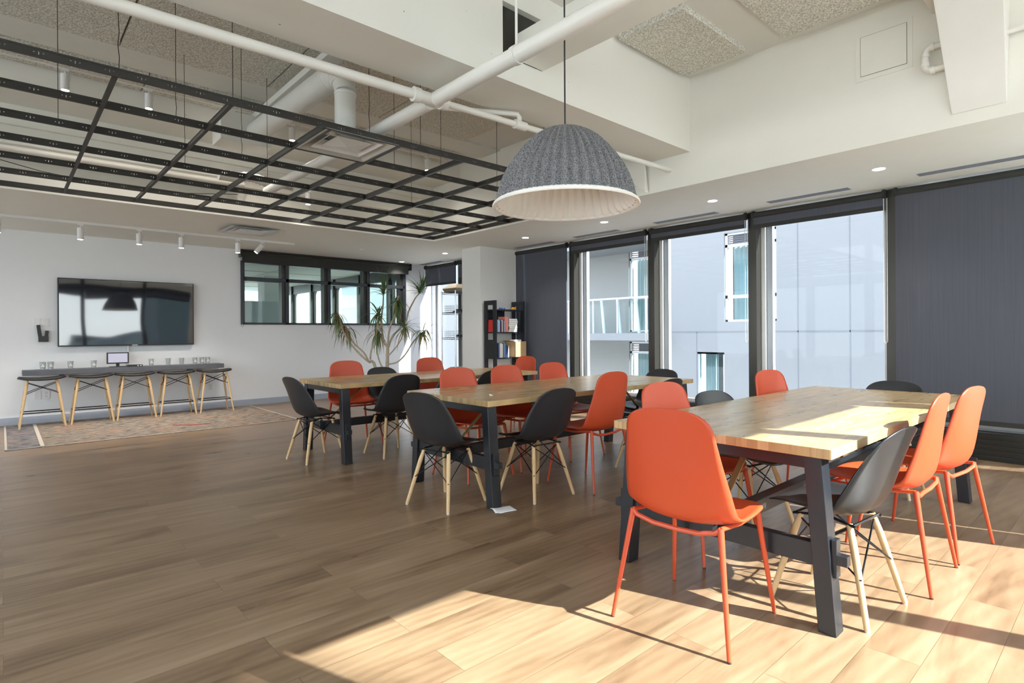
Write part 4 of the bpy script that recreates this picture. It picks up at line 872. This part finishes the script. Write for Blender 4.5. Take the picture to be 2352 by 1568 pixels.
t_ = thing('book', 'red book seen through the left side of the bookshelf', 'book', (BX0+.0265, BY0+.08, 1.2205)); B(0, .012, 0, .14, 0, .2).build('cover', 'book_red', t_); B(.002, .01, .003, .1405, .003, .197).build('pages', 'book_white', t_)
cbx = thing('cardboard_box', 'tan open cardboard box on the lower shelf of the bookshelf', 'box', (BX0+.37, BY0-.06, .8005), 0, 'cardboard boxes')
q = MB(); q.box(0, .25, 0, .005, 0, .26); q.box(0, .25, .235, .24, 0, .26); q.box(0, .005, 0, .24, 0, .26); q.box(.245, .25, 0, .24, 0, .26); q.box(0, .25, 0, .24, 0, .005); q.build('carton', 'cardboard', cbx); MB().add([(0, 0, .26), (.0, .24, .26), (-.07, .24, .275), (-.07, .0, .275)], [(0, 1, 2, 3)]).build('flap', 'cardboard', cbx, solid=.004)
tag(B(BX0+.41, BX0+.56, BY0-.0, BY0+.12, .806, 1.09).build('paper_stack', 'white_paper'), 'white papers standing in the tan cardboard box', 'papers')
tag(B(BX0+.05, BX0+.24, BY0+.02, BY0+.2, .3305, .43).build('paper_stack', 'white_paper'), 'white papers on the lowest visible shelf, left stack', 'papers'); tag(B(BX0+.25, BX0+.36, BY0+.02, BY0+.2, .3305, .43).build('storage_box', 'toy_orange'), 'small orange and white box on the lowest visible shelf', 'box'); tag(B(BX0+.37, BX0+.55, BY0+.02, BY0+.2, .3305, .425).build('paper_stack', 'white_paper'), 'white papers on the lowest visible shelf, right stack', 'papers')
for lab, x0, m_, w_ in (('small blue toy pieces on top of the bookshelf', .12, 'toy_blue', .12), ('small orange toy on top of the bookshelf', .40, 'toy_orange', .07)):
    q = MB(); rn3 = random.Random(9)
    for k in range(5): xx = BX0+x0+w_*rn3.random(); q.tube([(xx, BY0+.06, 1.592), (xx+.01, BY0+.06, 1.61), (xx+.02, BY0+.07, 1.63 if m_ == 'toy_orange' else 1.615), (xx+.035, BY0+.07, 1.596)], .009, 8)
    tag(q.build('toy', m_, smooth=True), lab, 'toy')

# ------------------------------------------------------------------ plant
pt = thing('dracaena_plant', 'tall sparse dracaena with bare branching stems by the interior window', 'plant', (4.82, 8.57, 0))
MB().lathe([(.001, .0), (.15, 0), (.17, .04), (.20, .38), (.205, .40), (.185, .40), (.18, .34), (.001, .34)], 32).build('pot', 'pot', pt, smooth=True); MB().disc((0, 0, .345), .18, 24).build('soil', 'soil', pt)
LATV = Vector((rt.x, rt.y, 0)); DV = Vector((fw.x, fw.y, 0))
def pp(u, v, d=0):   # coordinates in the plant's own plane: lateral metres, height, depth
    k = 9.7/1305; a = LATV*((u-885)*k) + DV*d; return Vector((a.x, a.y, 1.2-(v-765)*k))
def cn(u, v):        # crop pixels (740..1100 x5.6) to photo pixels
    return 740+u/5.6, 590+v/5.6
def stem(pts, r0, r1, d0=0, d1=0):
    P_ = []
    ps = [cn(*p) for p in pts]
    for i in range(len(ps)-1):
        for t in (0, .25, .5, .75):
            p0, p1, p2, p3 = ps[max(i-1, 0)], ps[i], ps[i+1], ps[min(i+2, len(ps)-1)]
            q_ = [.5*((2*b)+(-a+c)*t+(2*a-5*b+4*c-d)*t*t+(-a+3*b-3*c+d)*t**3) for a, b, c, d in zip(p0, p1, p2, p3)]; P_.append(q_)
    P_.append(ps[-1]); n_ = len(P_)
    V = [pp(u, v, d0+(d1-d0)*i/(n_-1)) for i, (u, v) in enumerate(P_)]
    MB().tube(V, [(r0+(r1-r0)*i/(n_-1))*(1+.08*(i % 2)) for i in range(n_)], 10).build('stem', 'bark', pt, smooth=True)
    return V[-1], (V[-1]-V[-3]).normalized()
base = (830, 2250)
tips = []
stem([(850, 2250), (835, 1560), (840, 1300), (845, 1150)], .034, .024)
tips.append(stem([(845, 1150), (790, 1080), (770, 950), (755, 800), (775, 600), (780, 400)], .018, .012, 0, .1))
tips.append(stem([(850, 1160), (860, 1000), (900, 850), (960, 720), (1000, 500)], .018, .012, 0, -.1))
tips.append(stem([(855, 1150), (900, 1020), (980, 930), (1060, 850), (1100, 700), (1150, 590), (1200, 500), (1290, 400)], .017, .010, 0, .15))
tips.append(stem([(860, 1250), (950, 1160), (1030, 1050), (1080, 920), (1105, 880)], .011, .009, 0, -.2))
tips.append(stem([(850, 1365), (960, 1340), (1060, 1240), (1150, 1090), (1250, 980), (1310, 930)], .014, .009, 0, .2))
stem([(800, 2250), (700, 1420), (625, 1330)], .026, .022, 0, -.1)
tips.append(stem([(625, 1330), (520, 1230), (400, 1080), (330, 930), (270, 700)], .017, .012, -.1, -.3))
tips.append(stem([(625, 1330), (560, 1210), (430, 1080), (370, 930), (330, 860)], .014, .010, -.1, -.15))
tips.append(stem([(640, 1300), (650, 1180), (720, 1060), (700, 900)], .015, .010, -.1, 0))
tips.append(stem([(800, 1450), (740, 1330), (710, 1180), (735, 1000), (760, 850), (720, 700)], .012, .009, 0, 0))
rnl = random.Random(11)
def leaf(p, az, el, ln, w_, droop, m_):
    d = Vector((math.cos(az)*math.cos(el), math.sin(az)*math.cos(el), math.sin(el))); side = d.cross(Vector((0, 0, 1)))
    side = side.normalized() if side.length > .01 else Vector((1, 0, 0)); g_ = []; pos = Vector(p); n_ = 9
    for i in range(n_+1):
        t = i/n_; ww = w_*(1-t)**.8*(.6+.8*min(1, t*4)); g_.append([pos-side*ww, pos+Vector((0, 0, -ww*.35)), pos+side*ww]); pos = pos + d*(ln/n_); d = (d+Vector((0, 0, -droop/n_))).normalized()
    return g_
crowns = [('up', 0), ('hang', 1), ('up', 2), ('hang', 3), ('mix', 4), ('hang', 5), ('hang', 6), ('hang', 7), ('mix', 8)]
for k, (tp_, dr) in enumerate(tips):
    kind = ['up', 'hang', 'up', 'mix', 'mix', 'hang', 'hang', 'hang', 'mix'][k]
    q = MB(); n_ = 36
    for i in range(n_):
        az = rnl.uniform(0, 2*PI)
        if kind == 'up': el = rnl.uniform(.1, 1.45); dp = rnl.uniform(.2, .9)
        elif kind == 'hang': el = rnl.uniform(-1.35, .3); dp = rnl.uniform(1.5, 3.5)
        else: el = rnl.uniform(-1.1, 1.2); dp = rnl.uniform(.6, 2.6)
        q.cur = 1 if (el < -.2 and rnl.random() < .5) else 0
        q.sheet(leaf(tp_-dr*rnl.uniform(0, .13), az, el, rnl.uniform(.22, .48), rnl.uniform(.008, .014), dp, None))
    q.build('leaf_crown', 'leaf', pt, mats=['leaf', 'leaf_dry'])
